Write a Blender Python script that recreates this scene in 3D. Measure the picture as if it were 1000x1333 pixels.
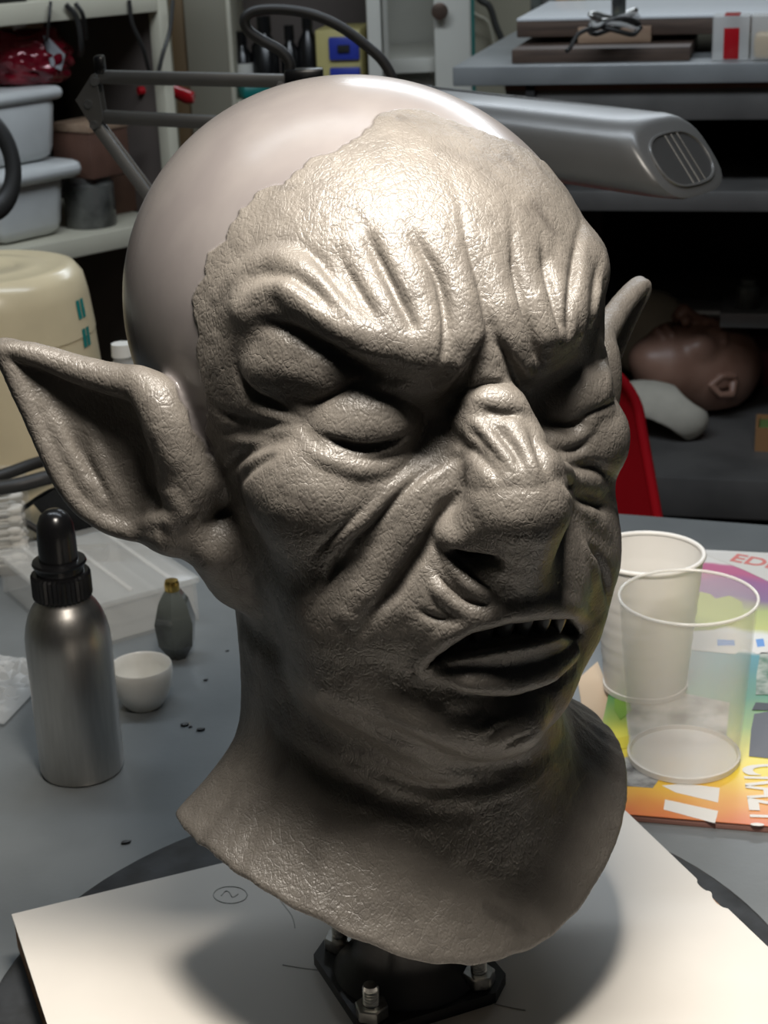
import bpy, bmesh, math, random
import numpy as np
from mathutils import Vector, Matrix

# ------------------------------------------------------------------ camera / world / light
SC = bpy.context.scene
for o in list(bpy.data.objects):
    bpy.data.objects.remove(o, do_unlink=True)
COL = SC.collection
TABLE = 0.75                     # table top height above the floor
BOARD = TABLE + 0.035            # top of the white board
FPX, PITCH, ROLL = 2157.0, math.radians(20.7), math.radians(-2.3)
CAM = np.array([0.0, 0.0, BOARD + 0.50])
FWD = np.array([0, math.cos(PITCH), -math.sin(PITCH)])
_U = np.array([0, math.sin(PITCH), math.cos(PITCH)])
_R = np.array([1.0, 0, 0])
RIGHT = math.cos(ROLL) * _R + math.sin(ROLL) * _U
UP = -math.sin(ROLL) * _R + math.cos(ROLL) * _U
cd = bpy.data.cameras.new('camera')
cd.sensor_fit = 'VERTICAL'; cd.sensor_height = 36.0; cd.lens = 36.0 * FPX / 1333.0
cd.clip_start = 0.02; cd.clip_end = 50
cd.dof.use_dof = True; cd.dof.focus_distance = 0.66; cd.dof.aperture_fstop = 32
cam = bpy.data.objects.new('camera', cd); COL.objects.link(cam)
M = Matrix.Identity(4)
for i in range(3):
    M[i][0] = RIGHT[i]; M[i][1] = UP[i]; M[i][2] = -FWD[i]; M[i][3] = CAM[i]
cam.matrix_world = M
SC.camera = cam
vs = SC.view_settings
vs.view_transform = 'Standard'; vs.look = 'None'; vs.gamma = 1.0; vs.use_curve_mapping = False
vs.exposure = 0.0

w = bpy.data.worlds.new('workshop_air'); SC.world = w; w.use_nodes = True
w.node_tree.nodes['Background'].inputs[0].default_value = (0.75, 0.85, 1.0, 1)
w.node_tree.nodes['Background'].inputs[1].default_value = 0.01

def lamp(name, loc, aim, size, power, color, size_y=None, spread=180):
    d = bpy.data.lights.new(name, 'AREA'); d.shape = 'RECTANGLE'
    d.size = size; d.size_y = size_y or size; d.energy = power; d.color = color
    d.spread = math.radians(spread)
    o = bpy.data.objects.new(name, d); COL.objects.link(o)
    o.location = loc
    o.rotation_euler = (Vector(aim) - Vector(loc)).to_track_quat('-Z', 'Y').to_euler()
    return o
# bench lamp hanging above the sculpture, and the room's cooler ceiling tubes
lamp('bench_lamp_light', (0.02, 0.52, BOARD + 0.74), (0.03, 0.65, BOARD + .1), 0.18, 5.0, (1.0, 0.925, 0.83), 0.13, 120)
lamp('ceiling_tube_light', (-0.05, 1.28, 2.05), (0.0, 2.6, 0.8), 1.4, 15.0, (0.82, 0.91, 1.0), 0.15)
lamp('back_tube_light', (0.55, 3.15, 2.05), (0.3, 1.2, 0.9), 1.2, 10.0, (0.84, 0.92, 1.0), 0.10)

# pixel of the photograph -> real point at a stated depth or height
def ray(px, py):
    d = (px - 500) / FPX * RIGHT - (py - 666.5) / FPX * UP + FWD
    return d / np.linalg.norm(d)
def aty(px, py, Y):
    d = ray(px, py); return CAM + d * (Y - CAM[1]) / d[1]
def atz(px, py, z):
    d = ray(px, py); return CAM + d * (z - CAM[2]) / d[2]

# ------------------------------------------------------------------ helpers
def tag(o, label, cat, group=None):
    o['label'] = label; o['category'] = cat
    if group: o['group'] = group
    return o
def empty(name, loc, rz=0.0):
    o = bpy.data.objects.new(name, None); COL.objects.link(o)
    o.location = tuple(loc); o.rotation_euler = (0, 0, rz); o.empty_display_size = 0.03
    return o
def thing(name, label, cat, loc, rz=0.0, group=None):
    return tag(empty(name, loc, rz), label, cat, group)
def link_mesh(name, me, mats, parent=None, smooth=None):
    o = bpy.data.objects.new(name, me); COL.objects.link(o)
    for m in (mats if isinstance(mats, (list, tuple)) else [mats]): me.materials.append(m)
    if parent is not None: o.parent = parent
    if smooth is not None:
        me.shade_smooth() if smooth >= 180 else me.set_sharp_from_angle(angle=math.radians(smooth))
    return o
def finish(name, bm, mat, parent=None, smooth=40, loc=None, rot=None):
    bmesh.ops.recalc_face_normals(bm, faces=bm.faces)
    me = bpy.data.meshes.new(name); bm.to_mesh(me); bm.free()
    for p in me.polygons: p.use_smooth = True
    o = link_mesh(name, me, mat, parent)
    me.set_sharp_from_angle(angle=math.radians(smooth))
    if loc is not None: o.location = tuple(loc)
    if rot is not None: o.rotation_euler = rot
    return o
def box(bm, c, s, rz=0.0, bevel=0.0, rot=None):
    r = bmesh.ops.create_cube(bm, size=1.0)
    vs_ = r['verts']
    R = rot.to_4x4() if rot is not None else Matrix.Rotation(rz, 4, 'Z')
    bmesh.ops.transform(bm, matrix=Matrix.Translation(Vector(c)) @ R @ Matrix.Diagonal((s[0], s[1], s[2], 1)), verts=vs_)
    if bevel > 0:
        es = list({e for v in vs_ for e in v.link_edges})
        bmesh.ops.bevel(bm, geom=es, offset=bevel, segments=2, affect='EDGES', profile=0.5)
    return bm
def boxobj(name, c, s, mat, parent=None, rz=0.0, bevel=0.001, rot=None):
    bm = bmesh.new(); box(bm, (0, 0, 0), s, 0, bevel)
    o = finish(name, bm, mat, parent, 40, c)
    o.rotation_euler = rot.to_euler() if rot is not None else (0, 0, rz)
    return o
def prism(bm, pts, z0, z1):
    """extrude a 2D polygon between z0 and z1"""
    a = [bm.verts.new((p[0], p[1], z0)) for p in pts]; b = [bm.verts.new((p[0], p[1], z1)) for p in pts]
    n = len(pts); bm.faces.new(a[::-1]); bm.faces.new(b)
    for i in range(n): bm.faces.new((a[i], a[(i + 1) % n], b[(i + 1) % n], b[i]))
def lathe(bm, prof, n=48, closed=False, c=(0, 0, 0)):
    """prof: list of (r,z). closed joins the last ring to the first (a hollow vessel)"""
    rings = []
    for r, z in prof:
        if r < 1e-6: rings.append([bm.verts.new((c[0], c[1], c[2] + z))])
        else: rings.append([bm.verts.new((c[0] + r * math.cos(2 * math.pi * k / n), c[1] + r * math.sin(2 * math.pi * k / n), c[2] + z)) for k in range(n)])
    m = len(rings)
    for i in range(m if closed else m - 1):
        A, B = rings[i], rings[(i + 1) % m]
        for k in range(n):
            k2 = (k + 1) % n
            if len(A) == 1 and len(B) == 1: continue
            if len(A) == 1: bm.faces.new((A[0], B[k], B[k2]))
            elif len(B) == 1: bm.faces.new((A[k], B[0], A[k2]))
            else: bm.faces.new((A[k], B[k], B[k2], A[k2]))
def catmull(P, n=8):
    P = [np.array(p, float) for p in P]; out = []
    Q = [2 * P[0] - P[1]] + P + [2 * P[-1] - P[-2]]
    for i in range(1, len(Q) - 2):
        p0, p1, p2, p3 = Q[i - 1:i + 3]
        for k in range(n):
            t = k / n
            out.append(.5 * (2 * p1 + (p2 - p0) * t + (2 * p0 - 5 * p1 + 4 * p2 - p3) * t * t + (3 * p1 - p0 - 3 * p2 + p3) * t ** 3))
    out.append(P[-1]); return out
def tube(bm, pts, r, n=10, cap=True, spline=0):
    if spline: pts = catmull(pts, spline)
    pts = [Vector(tuple(p)) for p in pts]
    rr = r if isinstance(r, (list, tuple)) else [r] * len(pts)
    if len(rr) != len(pts): rr = list(np.interp(np.linspace(0, 1, len(pts)), np.linspace(0, 1, len(rr)), rr))
    nrm = None; rings = []
    for i, p in enumerate(pts):
        t = (pts[min(i + 1, len(pts) - 1)] - pts[max(i - 1, 0)])
        t = t.normalized() if t.length > 1e-9 else Vector((0, 0, 1))
        if nrm is None: nrm = t.orthogonal().normalized()
        nrm = (nrm - t * nrm.dot(t)).normalized(); b = t.cross(nrm)
        rings.append([bm.verts.new(p + (nrm * math.cos(2 * math.pi * k / n) + b * math.sin(2 * math.pi * k / n)) * rr[i]) for k in range(n)])
    for A, B in zip(rings, rings[1:]):
        for k in range(n): bm.faces.new((A[k], B[k], B[(k + 1) % n], A[(k + 1) % n]))
    if cap: bm.faces.new(rings[0][::-1]); bm.faces.new(rings[-1])
def tubeobj(name, pts, r, mat, parent=None, n=10, spline=8):
    bm = bmesh.new(); tube(bm, pts, r, n, True, spline)
    return finish(name, bm, mat, parent, 60)

# ------------------------------------------------------------------ materials
def mat(name, color, rough=0.5, metal=0.0, noise=0.0, nscale=40.0, bump=0.0, bscale=200.0, spec=0.5, coat=0.0, trans=0.0, color2=None, stretch=None, alpha=1.0, ior=1.45, sss=0.0):
    m = bpy.data.materials.new(name); m.use_nodes = True
    nt = m.node_tree; b = nt.nodes['Principled BSDF']
    b.inputs['Base Color'].default_value = (*color, 1); b.inputs['Roughness'].default_value = rough
    b.inputs['Metallic'].default_value = metal; b.inputs['Specular IOR Level'].default_value = spec
    b.inputs['Coat Weight'].default_value = coat; b.inputs['Transmission Weight'].default_value = trans
    b.inputs['Alpha'].default_value = alpha; b.inputs['IOR'].default_value = ior
    tc = nt.nodes.new('ShaderNodeTexCoord'); mp = nt.nodes.new('ShaderNodeMapping')
    nt.links.new(tc.outputs['Object'], mp.inputs[0])
    if stretch: mp.inputs['Scale'].default_value = stretch
    if noise > 0 or color2:
        nz = nt.nodes.new('ShaderNodeTexNoise'); nz.inputs['Scale'].default_value = nscale; nz.inputs['Detail'].default_value = 6
        nt.links.new(mp.outputs[0], nz.inputs['Vector'])
        mx = nt.nodes.new('ShaderNodeMix'); mx.data_type = 'RGBA'
        c2 = color2 or tuple(max(0, c * (1 - noise)) for c in color)
        mx.inputs[6].default_value = (*color, 1); mx.inputs[7].default_value = (*c2, 1)
        rp = nt.nodes.new('ShaderNodeValToRGB'); rp.color_ramp.elements[0].position = 0.4; rp.color_ramp.elements[1].position = 0.65
        nt.links.new(nz.outputs[0], rp.inputs[0]); nt.links.new(rp.outputs[0], mx.inputs[0])
        nt.links.new(mx.outputs[2], b.inputs['Base Color'])
    if bump > 0:
        n2 = nt.nodes.new('ShaderNodeTexNoise'); n2.inputs['Scale'].default_value = bscale; n2.inputs['Detail'].default_value = 4
        nt.links.new(mp.outputs[0], n2.inputs['Vector'])
        bp = nt.nodes.new('ShaderNodeBump'); bp.inputs['Strength'].default_value = bump; bp.inputs['Distance'].default_value = 0.001
        nt.links.new(n2.outputs[0], bp.inputs['Height']); nt.links.new(bp.outputs[0], b.inputs['Normal'])
    return m
# ------------------------------------------------------------------ the goblin head: a clay volume sculpted on a grid (mm)
YAW = math.radians(24)
HL = np.array([math.cos(YAW), math.sin(YAW), 0]); HF = np.array([math.sin(YAW), -math.cos(YAW), 0]); HZ = np.array([0, 0, 1.0])
HO = np.array([0.0, 0.70, BOARD + 0.29]) + HL * 0.005
def to_local(P):
    q = np.asarray(P) - HO; return np.array([q @ HL, q @ HF, q[2]]) * 1000
HCAM = to_local(CAM)
def lray(px, py):
    d = ray(px, py); return np.array([d @ HL, d @ HF, d[2]])
def loc(px, py, y):
    d = lray(px, py); return HCAM + d * (y - HCAM[1]) / d[1]
def locx(px, py, x):
    d = lray(px, py); return HCAM + d * (x - HCAM[0]) / d[0]

HS = 0.9
G0 = np.array([-172.0, -148.0, -262.0]); G1 = np.array([172.0, 150.0, 146.0])
GN = np.ceil((G1 - G0) / HS).astype(int) + 1
GX = (G0[0] + HS * np.arange(GN[0])).astype(np.float32); GY = (G0[1] + HS * np.arange(GN[1])).astype(np.float32); GZ = (G0[2] + HS * np.arange(GN[2])).astype(np.float32)
FIELD = np.full(tuple(GN), 40.0, np.float32)
def sub(lo, hi):
    a = np.clip(np.floor((np.asarray(lo) - G0) / HS).astype(int), 0, GN); b = np.clip(np.ceil((np.asarray(hi) - G0) / HS).astype(int) + 1, 0, GN)
    sl = tuple(slice(i, j) for i, j in zip(a, b))
    return sl, GX[sl[0]][:, None, None], GY[sl[1]][None, :, None], GZ[sl[2]][None, None, :]
def smin(a, b, k):
    if k <= 0: return np.minimum(a, b)
    h = np.clip(k - np.abs(a - b), 0, None); return np.minimum(a, b) - h * h * (0.25 / k)
def smax(a, b, k): return -smin(-a, -b, k)
def ell_d(X, Y, Z, c, r, R=None):
    dx, dy, dz = X - c[0], Y - c[1], Z - c[2]
    if R is not None:
        dx, dy, dz = (R[0, 0] * dx + R[0, 1] * dy + R[0, 2] * dz, R[1, 0] * dx + R[1, 1] * dy + R[1, 2] * dz, R[2, 0] * dx + R[2, 1] * dy + R[2, 2] * dz)
    k0 = np.sqrt((dx / r[0]) ** 2 + (dy / r[1]) ** 2 + (dz / r[2]) ** 2)
    k1 = np.sqrt((dx / r[0] ** 2) ** 2 + (dy / r[1] ** 2) ** 2 + (dz / r[2] ** 2) ** 2) + 1e-6
    return (k0 * (k0 - 1) / k1).astype(np.float32)
def ell(c, r, k=8.0, cut=False, R=None):
    c = np.asarray(c, float); m = (max(r) if R is not None else np.asarray(r)) + k + 3
    sl, X, Y, Z = sub(c - m, c + m)
    d = ell_d(X, Y, Z, c, r, R)
    FIELD[sl] = smax(FIELD[sl], -d, k) if cut else smin(FIELD[sl], d, k)
def chain(P, r, k=4.0, cut=False):
    """capsules through the points P (mm) with radii r, smoothly joined to (or cut from) the clay"""
    P = np.asarray(P, float); r = np.asarray(r, float); m = r.max() + k + 3
    sl, X, Y, Z = sub(P.min(0) - m, P.max(0) + m)
    D = np.full(FIELD[sl].shape, 60.0, np.float32); off = np.array([s.start for s in sl])
    for i in range(len(P) - 1):
        a, b = P[i], P[i + 1]; mm = max(r[i], r[i + 1]) + k + 2
        s2, x, y, z = sub(np.minimum(a, b) - mm, np.maximum(a, b) + mm)
        s3 = tuple(slice(s.start - o, s.stop - o) for s, o in zip(s2, off))
        ab = b - a; L2 = ab @ ab + 1e-9
        t = np.clip(((x - a[0]) * ab[0] + (y - a[1]) * ab[1] + (z - a[2]) * ab[2]) / L2, 0, 1)
        d = np.sqrt((x - a[0] - t * ab[0]) ** 2 + (y - a[1] - t * ab[1]) ** 2 + (z - a[2] - t * ab[2]) ** 2) - (r[i] + t * (r[i + 1] - r[i]))
        D[s3] = np.minimum(D[s3], d)
    FIELD[sl] = smax(FIELD[sl], -D, k) if cut else smin(FIELD[sl], D, k)
def samp(P):
    q = (np.asarray(P) - G0) / HS; i = np.clip(np.floor(q).astype(int), 0, GN - 2); f = np.clip(q - i, 0, 1)
    x, y, z = i[..., 0], i[..., 1], i[..., 2]; fx, fy, fz = f[..., 0], f[..., 1], f[..., 2]
    v = 0
    for a in (0, 1):
        for b in (0, 1):
            for c in (0, 1):
                v = v + FIELD[x + a, y + b, z + c] * (fx if a else 1 - fx) * (fy if b else 1 - fy) * (fz if c else 1 - fz)
    return v
def hit(px, py):
    """first point of the clay surface seen behind a pixel, and its outward normal"""
    d = lray(px, py); t = np.arange(380, 900, 0.6); P = HCAM + t[:, None] * d
    ins = np.all((P > G0) & (P < G1), axis=1); v = np.where(ins, samp(P), 40.0)
    j = np.argmax(v < 0)
    if v[j] >= 0:
        j = np.argmin(v)                       # grazing: nearest approach
    p = P[j]; e = 2.5
    g = np.array([samp(p + np.eye(3)[a] * e) - samp(p - np.eye(3)[a] * e) for a in range(3)])
    return p, g / (np.linalg.norm(g) + 1e-9)
def trace(pts, n=6):
    S = catmull(pts, n); H = [hit(*s) for s in S]
    P = np.array([h[0] for h in H]); Nn = np.array([h[1] for h in H])
    # drop jumps across silhouettes: smooth lightly
    for _ in range(2):
        if len(P) > 4:
            P[1:-1] = 0.5 * P[1:-1] + 0.25 * (P[:-2] + P[2:]); Nn[1:-1] = 0.5 * Nn[1:-1] + 0.25 * (Nn[:-2] + Nn[2:])
    Nn /= np.linalg.norm(Nn, axis=1)[:, None] + 1e-9
    return P, Nn
MMPX = 0.322
def rad(r, n):
    r = np.atleast_1d(np.array(r, float)) * MMPX
    return np.interp(np.linspace(0, 1, n), np.linspace(0, 1, len(r)), r) if len(r) > 1 else np.full(n, r[0])
def ramp(n, f0, f1):
    t = np.linspace(0, 1, n); a = np.clip(t / max(f0, 1e-3), 0, 1); b = np.clip((1 - t) / max(f1, 1e-3), 0, 1)
    h = np.minimum(a, b); return h * h * (3 - 2 * h)
def ridge(pts, r, up=0.5, k=3.0, fade=(0.3, 0.2)):
    """a roll of clay along the pixels pts; r radius in pixels, up = how much of the radius stands proud"""
    P, Nn = trace(pts); R = rad(r, len(P)); h = ramp(len(P), *fade)
    chain(P + Nn * (R * ((up + 0.15) * h - 1.15))[:, None], R, k)
def groove(pts, r, deep=1.0, k=2.0, fade=(0.35, 0.3)):
    """a crease along the pixels pts; r radius in pixels, deep = depth in radii"""
    P, Nn = trace(pts); R = rad(r, len(P)); h = ramp(len(P), *fade)
    chain(P + Nn * (R * (1 - deep * h) + (1 - h) * 0.35 * k)[:, None], R, k, True)
def bore(pts, r, steps, k=1.5):
    """a hole cut into the clay behind the pixels pts"""
    P, Nn = trace(pts); R = rad(r, len(P))
    for st in steps: chain(P + np.asarray(st, float), R, k, True)
def bulge(px, py, r, up, k=10.0, flat=1.0):
    p, n = hit(px, py); r = r * MMPX
    ell(p + n * (up * MMPX - r * flat), (r, r * flat, r) if abs(n[1]) > 0.6 else (r, r, r), k)

# --- masses
ell((0, -33, 34), (102, 126, 100), 1)
ell((0, 30, -38), (76, 76, 92), 30)
ell((0, 24, 46), (73, 66, 60), 20)
ell((0, 70, -109), (50, 36, 33), 18)
ell((0, 78, -62), (48, 39, 36), 16)
chain([(0, -22, -30), (0, -18, -120), (0, -8, -175)], (68, 68, 71), 26)
chain([(0, 20, -120), (0, 22, -185)], (58, 62), 20)
# flared neckpiece
sl, X, Y, Z = sub((-150, -140, -262), (150, 135, -95))
ph = np.arctan2(X, Y + 8); r_ = np.sqrt(X * X + (Y + 8) ** 2)
def around(front, side, back):
    c = np.cos(ph); return np.where(c > 0, side + (front - side) * c * c, side + (back - side) * c * c)
Re = around(112, 113, 104); Rn = around(84, 68, 64); Ze = around(-230, -190, -196); cz = np.cos(ph); Ze = np.where(cz > 0, -190 - 41 * np.clip(cz, 0, 1) ** 3, Ze)
Ze = Ze + 0.9 * np.sin(ph * 7 + 1) * np.cos(ph * 17) + 0.35 * np.sin(ph * 41 + 2 * np.sin(ph * 5))
s_ = np.clip((-132 - Z) / (-132 - Ze), 0, 1.15)
d_ = smax((r_ - (Rn + (Re - Rn) * s_ ** 2.0)) * 0.75, Ze - Z + 0 * r_, 4)
d_ = smax(d_, Z + 108 + 0 * d_, 8); d_ = smax(d_, -26 - Y + 0.06 * np.abs(X) + 0 * d_, 5)
FIELD[sl] = smin(FIELD[sl], d_.astype(np.float32), 10)
fcl = to_local(np.append((atz(444, 1245, BOARD) + atz(624, 1292, BOARD))[:2] / 2, BOARD))
chain([(fcl[0], fcl[1], -262), (fcl[0], fcl[1], -196)], (30, 26), 3, True)
del d_, s_, Re, Rn, Ze, ph, r_
# --- eye sockets, nose, cheeks
for sx in (-1, 1):
    ell((sx * 43, 98, 13), (30, 18, 17), 10, True)
    ell((sx * 14, 100, 22), (8, 12, 9), 8, True)
# brow shelf
for sx in (-1, 1):
    chain([(sx * 8, 80, 44), (sx * 26, 82, 44), (sx * 44, 74, 52), (sx * 60, 60, 60), (sx * 72, 42, 58)], (13, 13, 12, 11, 9), 12)
chain([(0, 80, 36), (0, 92, 22), (0, 103, 8), (0, 114, -5), (0, 116, -14), (0, 110, -32), (0, 104, -50)], (12, 12.5, 15, 18, 20, 17, 15), 8)
ALA = loc(604, 691, 100)
for sx in (-1, 1):
    m_ = np.array((-sx, 1, 1))
    chain([(sx * 12, 110, -22), ALA * m_, ALA * m_ + (sx * 1, -9, -1)], (11, 11, 9), 4)
    ell((sx * 58, 56, -14), (24, 26, 22), 14)
    ell((sx * 52, 60, -62), (24, 28, 36), 14)
    ell((sx * 46, 52, -96), (24, 30, 24), 14)
# eyeballs under closed lids
EYEL, EYER = loc(482, 543, 73), loc(733, 514, 69)
ell(EYEL, (22, 18, 17.5), 1.5); ell(EYER, (21, 18, 17), 1.5)
# hooded fat above the image-left eye
bulge(372, 472, 52, 15, 5); bulge(418, 487, 38, 9, 5); bulge(335, 484, 34, 7, 5)
bulge(405, 640, 80, 12, 18); bulge(792, 566, 44, 8, 10)

# --- forehead rolls running down into the brow
for pts, r in (([(455, 320), (480, 365), (503, 405), (525, 440), (540, 462)], (8, 18, 22, 24, 20)),
               ([(500, 300), (522, 345), (545, 390), (560, 430), (566, 470)], (8, 20, 24, 26, 22)),
               ([(572, 300), (592, 350), (603, 400), (606, 440), (598, 475)], (8, 20, 24, 26, 20)),
               ([(638, 310), (647, 360), (658, 410), (668, 450), (682, 482)], (8, 20, 24, 24, 18)),
               ([(688, 320), (693, 365), (705, 410), (715, 448)], (8, 16, 20, 20)),
               ([(728, 320), (726, 365), (732, 405), (738, 440)], (8, 16, 18, 16)),
               ([(760, 318), (755, 365), (752, 410), (751, 434)], (8, 13, 15, 12)),
               ([(779, 350), (774, 380), (768, 412)], (6, 9, 8))):
    ridge(pts, tuple(q * (1.1 + .06 * i) for i, q in enumerate(r)), 0.5, 3.5, (0.5, 0.08))
# --- folds on the image-left brow
ridge([(285, 385), (315, 352), (362, 337), (400, 357), (438, 387), (468, 414), (491, 433), (512, 452)], (7, 14, 17, 17, 16, 14), 0.65, 4)
ridge([(308, 405), (336, 380), (369, 370), (392, 386), (419, 408), (445, 426), (470, 442), (498, 458), (526, 470)], (9, 17, 20, 19, 20, 20, 16), 0.7, 4)
groove([(312, 384), (342, 362), (372, 357), (398, 371), (424, 395), (446, 416)], (4, 7, 6, 4), 1.1, 4)
groove([(395, 322), (425, 352), (455, 388), (486, 420)], (3, 6, 7, 5), 1.0, 3.5)
groove([(316, 434), (348, 421), (384, 431), (415, 449), (453, 468), (483, 484), (514, 492)], (6, 9, 10, 11, 11, 9), 0.9, 3)
groove([(440, 335), (465, 376), (492, 420)], (3, 6, 5), 1.1, 3)
groove([(462, 272), (484, 320), (507, 366), (524, 399), (540, 432)], (3, 7, 7, 7, 6), 1.25, 3, (.35, .08))
groove([(526, 280), (543, 316), (562, 347), (574, 378), (581, 430), (576, 474)], (3, 6, 6, 6, 7, 6), 1.25, 3, (.35, .08))
groove([(592, 245), (606, 310), (621, 366), (631, 412), (635, 434)], (2, 4, 4, 5, 5), 0.9, 3)
groove([(664, 270), (667, 330), (675, 382), (689, 429), (701, 478)], (3, 6, 7, 7, 6), 1.3, 2.5, (.35, .08))
groove([(703, 310), (708, 350), (720, 395), (730, 430)], (3, 6, 6, 5), 1.25, 2.5, (.35, .08))
groove([(755, 285), (747, 340), (741, 382), (740, 438)], (3, 6, 6, 6), 1.25, 2.5, (.35, .08))
groove([(781, 330), (776, 370), (769, 410)], (4, 7, 5), 1.0, 3)
# knot between the brows
groove([(635, 425), (618, 470), (600, 500), (583, 520)], (5, 9, 11, 9), 1.1, 2.5)
groove([(638, 425), (655, 460), (672, 490), (680, 510)], (5, 8, 10, 8), 1.1, 2.5)
ridge([(637, 448), (638, 470), (640, 492)], (6, 15, 20), 0.5, 3)
groove([(596, 514), (620, 506), (646, 503), (676, 513)], (6, 7, 7, 6), 1.0, 2)
# nose bridge wrinkles
ridge([(606, 534), (636, 520), (664, 522), (686, 538)], (14, 20, 20, 13), 0.5, 3)
groove([(622, 529), (649, 540), (684, 541)], (3, 5, 4), 1.0, 2.5)
ridge([(592, 544), (620, 557), (648, 587), (668, 614)], (10, 12, 12, 8), 0.45, 3)
ridge([(668, 552), (684, 582), (696, 614), (702, 640)], (9, 11, 11, 7), 0.35, 3)
groove([(632, 546), (655, 568), (672, 592), (684, 618)], (3, 6, 5, 3), 1.2, 3)
groove([(600, 545), (622, 570), (645, 596), (668, 618)], (4, 6, 5, 3), 1.2, 3)
groove([(575, 562), (610, 582), (640, 609), (655, 630)], (5, 6, 5, 3), 1.0, 3)
groove([(684, 550), (700, 588), (712, 625)], (4, 6, 4), 1.0, 3)
# image-left eye
groove([(408, 562), (438, 575), (468, 583), (506, 577), (546, 552)], (4, 7, 8, 7, 5), 1.2, 1.5)
ridge([(390, 566), (411, 590), (445, 605), (483, 611), (514, 601), (542, 574)], (8, 11, 13, 12, 9), 0.7, 2)
groove([(308, 460), (316, 494), (339, 517), (365, 532), (398, 552)], (5, 7, 7, 8), 1.0, 3)
ridge([(325, 528), (350, 540), (385, 548)], (6, 8, 6), 0.5, 3)
groove([(400, 526), (430, 516), (460, 502), (484, 492)], (5, 6, 5), 0.9, 2)
groove([(274, 524), (305, 543), (339, 552), (394, 556)], (4, 7, 7, 5), 1.0, 3)
groove([(282, 562), (316, 563), (354, 570), (396, 566)], (4, 6, 6, 4), 1.0, 2.5)
groove([(286, 622), (310, 596), (346, 580), (388, 578)], (4, 8, 7, 4), 1.0, 3)
groove([(312, 632), (337, 604), (368, 590)], (4, 7, 4), 1.0, 3)
# image-right eye
groove([(700, 542), (720, 552), (745, 552), (768, 537)], (4, 6, 6, 4), 1.1, 1.5)
ridge([(702, 556), (720, 571), (745, 573), (764, 557), (771, 542)], (7, 10, 10, 8), 0.65, 2)
groove([(704, 573), (722, 586), (748, 586), (770, 568)], (3, 5, 5, 4), 1.1, 2.5)
ridge([(720, 602), (750, 624), (782, 636)], (8, 14, 11), 0.5, 4)
ridge([(738, 640), (765, 668), (788, 690)], (8, 14, 10), 0.4, 4)
groove([(712, 582), (745, 606), (777, 608), (802, 624)], (4, 7, 7, 5), 1.1, 3)
groove([(722, 618), (748, 645), (775, 656), (802, 666)], (4, 7, 7, 4), 1.1, 3)
groove([(752, 542), (775, 534), (800, 522)], (3, 4, 4), 1.0, 2)
ridge([(776, 440), (786, 470), (790, 505)], (6, 9, 8), 0.4, 3)
# nasolabial folds, image left
ridge([(600, 618), (562, 642), (534, 682), (505, 722), (475, 765), (455, 800)], (12, 24, 28, 26, 20, 10), 0.33, 6)
ridge([(530, 622), (495, 656), (464, 690), (442, 718)], (6, 13, 13, 8), 0.28, 4)
groove([(606, 653), (594, 655), (577, 664), (567, 689), (551, 713), (531, 744), (507, 776), (484, 798), (466, 832)], (5, 8, 10, 10, 9, 10, 10, 8, 5), 1.1, 3)
groove([(613, 594), (584, 600), (555, 614), (526, 639), (490, 679), (454, 711), (436, 740), (420, 772), (402, 795)], (4, 6, 6, 5, 5, 6, 7, 6, 3), 1.0, 2.2)
groove([(490, 645), (454, 679), (429, 700), (405, 724)], (2, 3, 4, 3), 0.5, 2.5)
# nose wing, nostril
ell(loc(614, 690, 103), (14.5, 13, 8.8), 2.5)
bore([(594, 720), (612, 726), (644, 730)], (10, 14, 10), ((0, 1, 0), (2, -6, 3), (4, -12, 6)))
# lip folds
ridge([(573, 707), (590, 739), (616, 765), (642, 782)], (6, 8, 9, 6), 1.0, 1.5)
ridge([(552, 742), (576, 772), (602, 793), (632, 800)], (6, 10, 10, 7), 0.9, 1.8)
groove([(560, 736), (582, 762), (606, 781), (630, 790)], (2, 4, 4, 3), 1.3, 1.2)
groove([(580, 708), (598, 733), (622, 755), (646, 772)], (2, 4, 4, 3), 1.2, 1.2)
groove([(541, 791), (565, 804), (592, 808)], (3, 4, 3), 1.0, 2)
ridge([(752, 692), (768, 728), (777, 758)], (8, 13, 9), 0.5, 3)
groove([(752, 688), (775, 722), (789, 755), (790, 792)], (4, 7, 7, 4), 1.1, 3)
# mouth
LIPX = [(578, 872), (606, 878), (640, 881), (676, 878), (712, 867), (744, 848)]
LP_, LN_ = trace(LIPX, 4)
ridge([(545, 868), (566, 840), (600, 815), (650, 798), (700, 790), (740, 788), (764, 806)], (6, 9, 11, 11, 10, 8), 0.5, 4)
mc = [(549, 873), (582, 852), (619, 836), (663, 827), (704, 821), (735, 816), (750, 826)]; mr = np.array((6, 12, 19, 21, 20, 16, 10)) * MMPX
MP = np.array([hit(*q)[0] for q in mc])
for back in (4, -5, -14, -24):
    chain(MP + (0, back, 0), mr * (1 if back > -10 else 0.95), 2.0, True)
groove([(578, 894), (619, 906), (663, 906), (711, 893), (744, 870)], (4, 7, 8, 7, 4), 0.8, 4)
LR_ = np.interp(np.linspace(0, 1, len(LP_)), (0, .2, .5, .8, 1), (2.6, 5.2, 6.2, 5.4, 2.6))
chain(LP_ + LN_ * (LR_ * 0.15)[:, None] + (0, 0, -0.5), LR_, 3)
groove([(590, 932), (650, 924), (708, 912)], (8, 14, 8), 0.6, 6)
groove([(430, 915), (490, 945), (544, 972), (602, 996), (650, 1002), (695, 990), (730, 965)], (8, 14, 16, 16, 16, 14, 8), 0.55, 8)
bulge(662, 958, 50, 10, 10); bulge(690, 950, 36, 6, 8)
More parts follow.
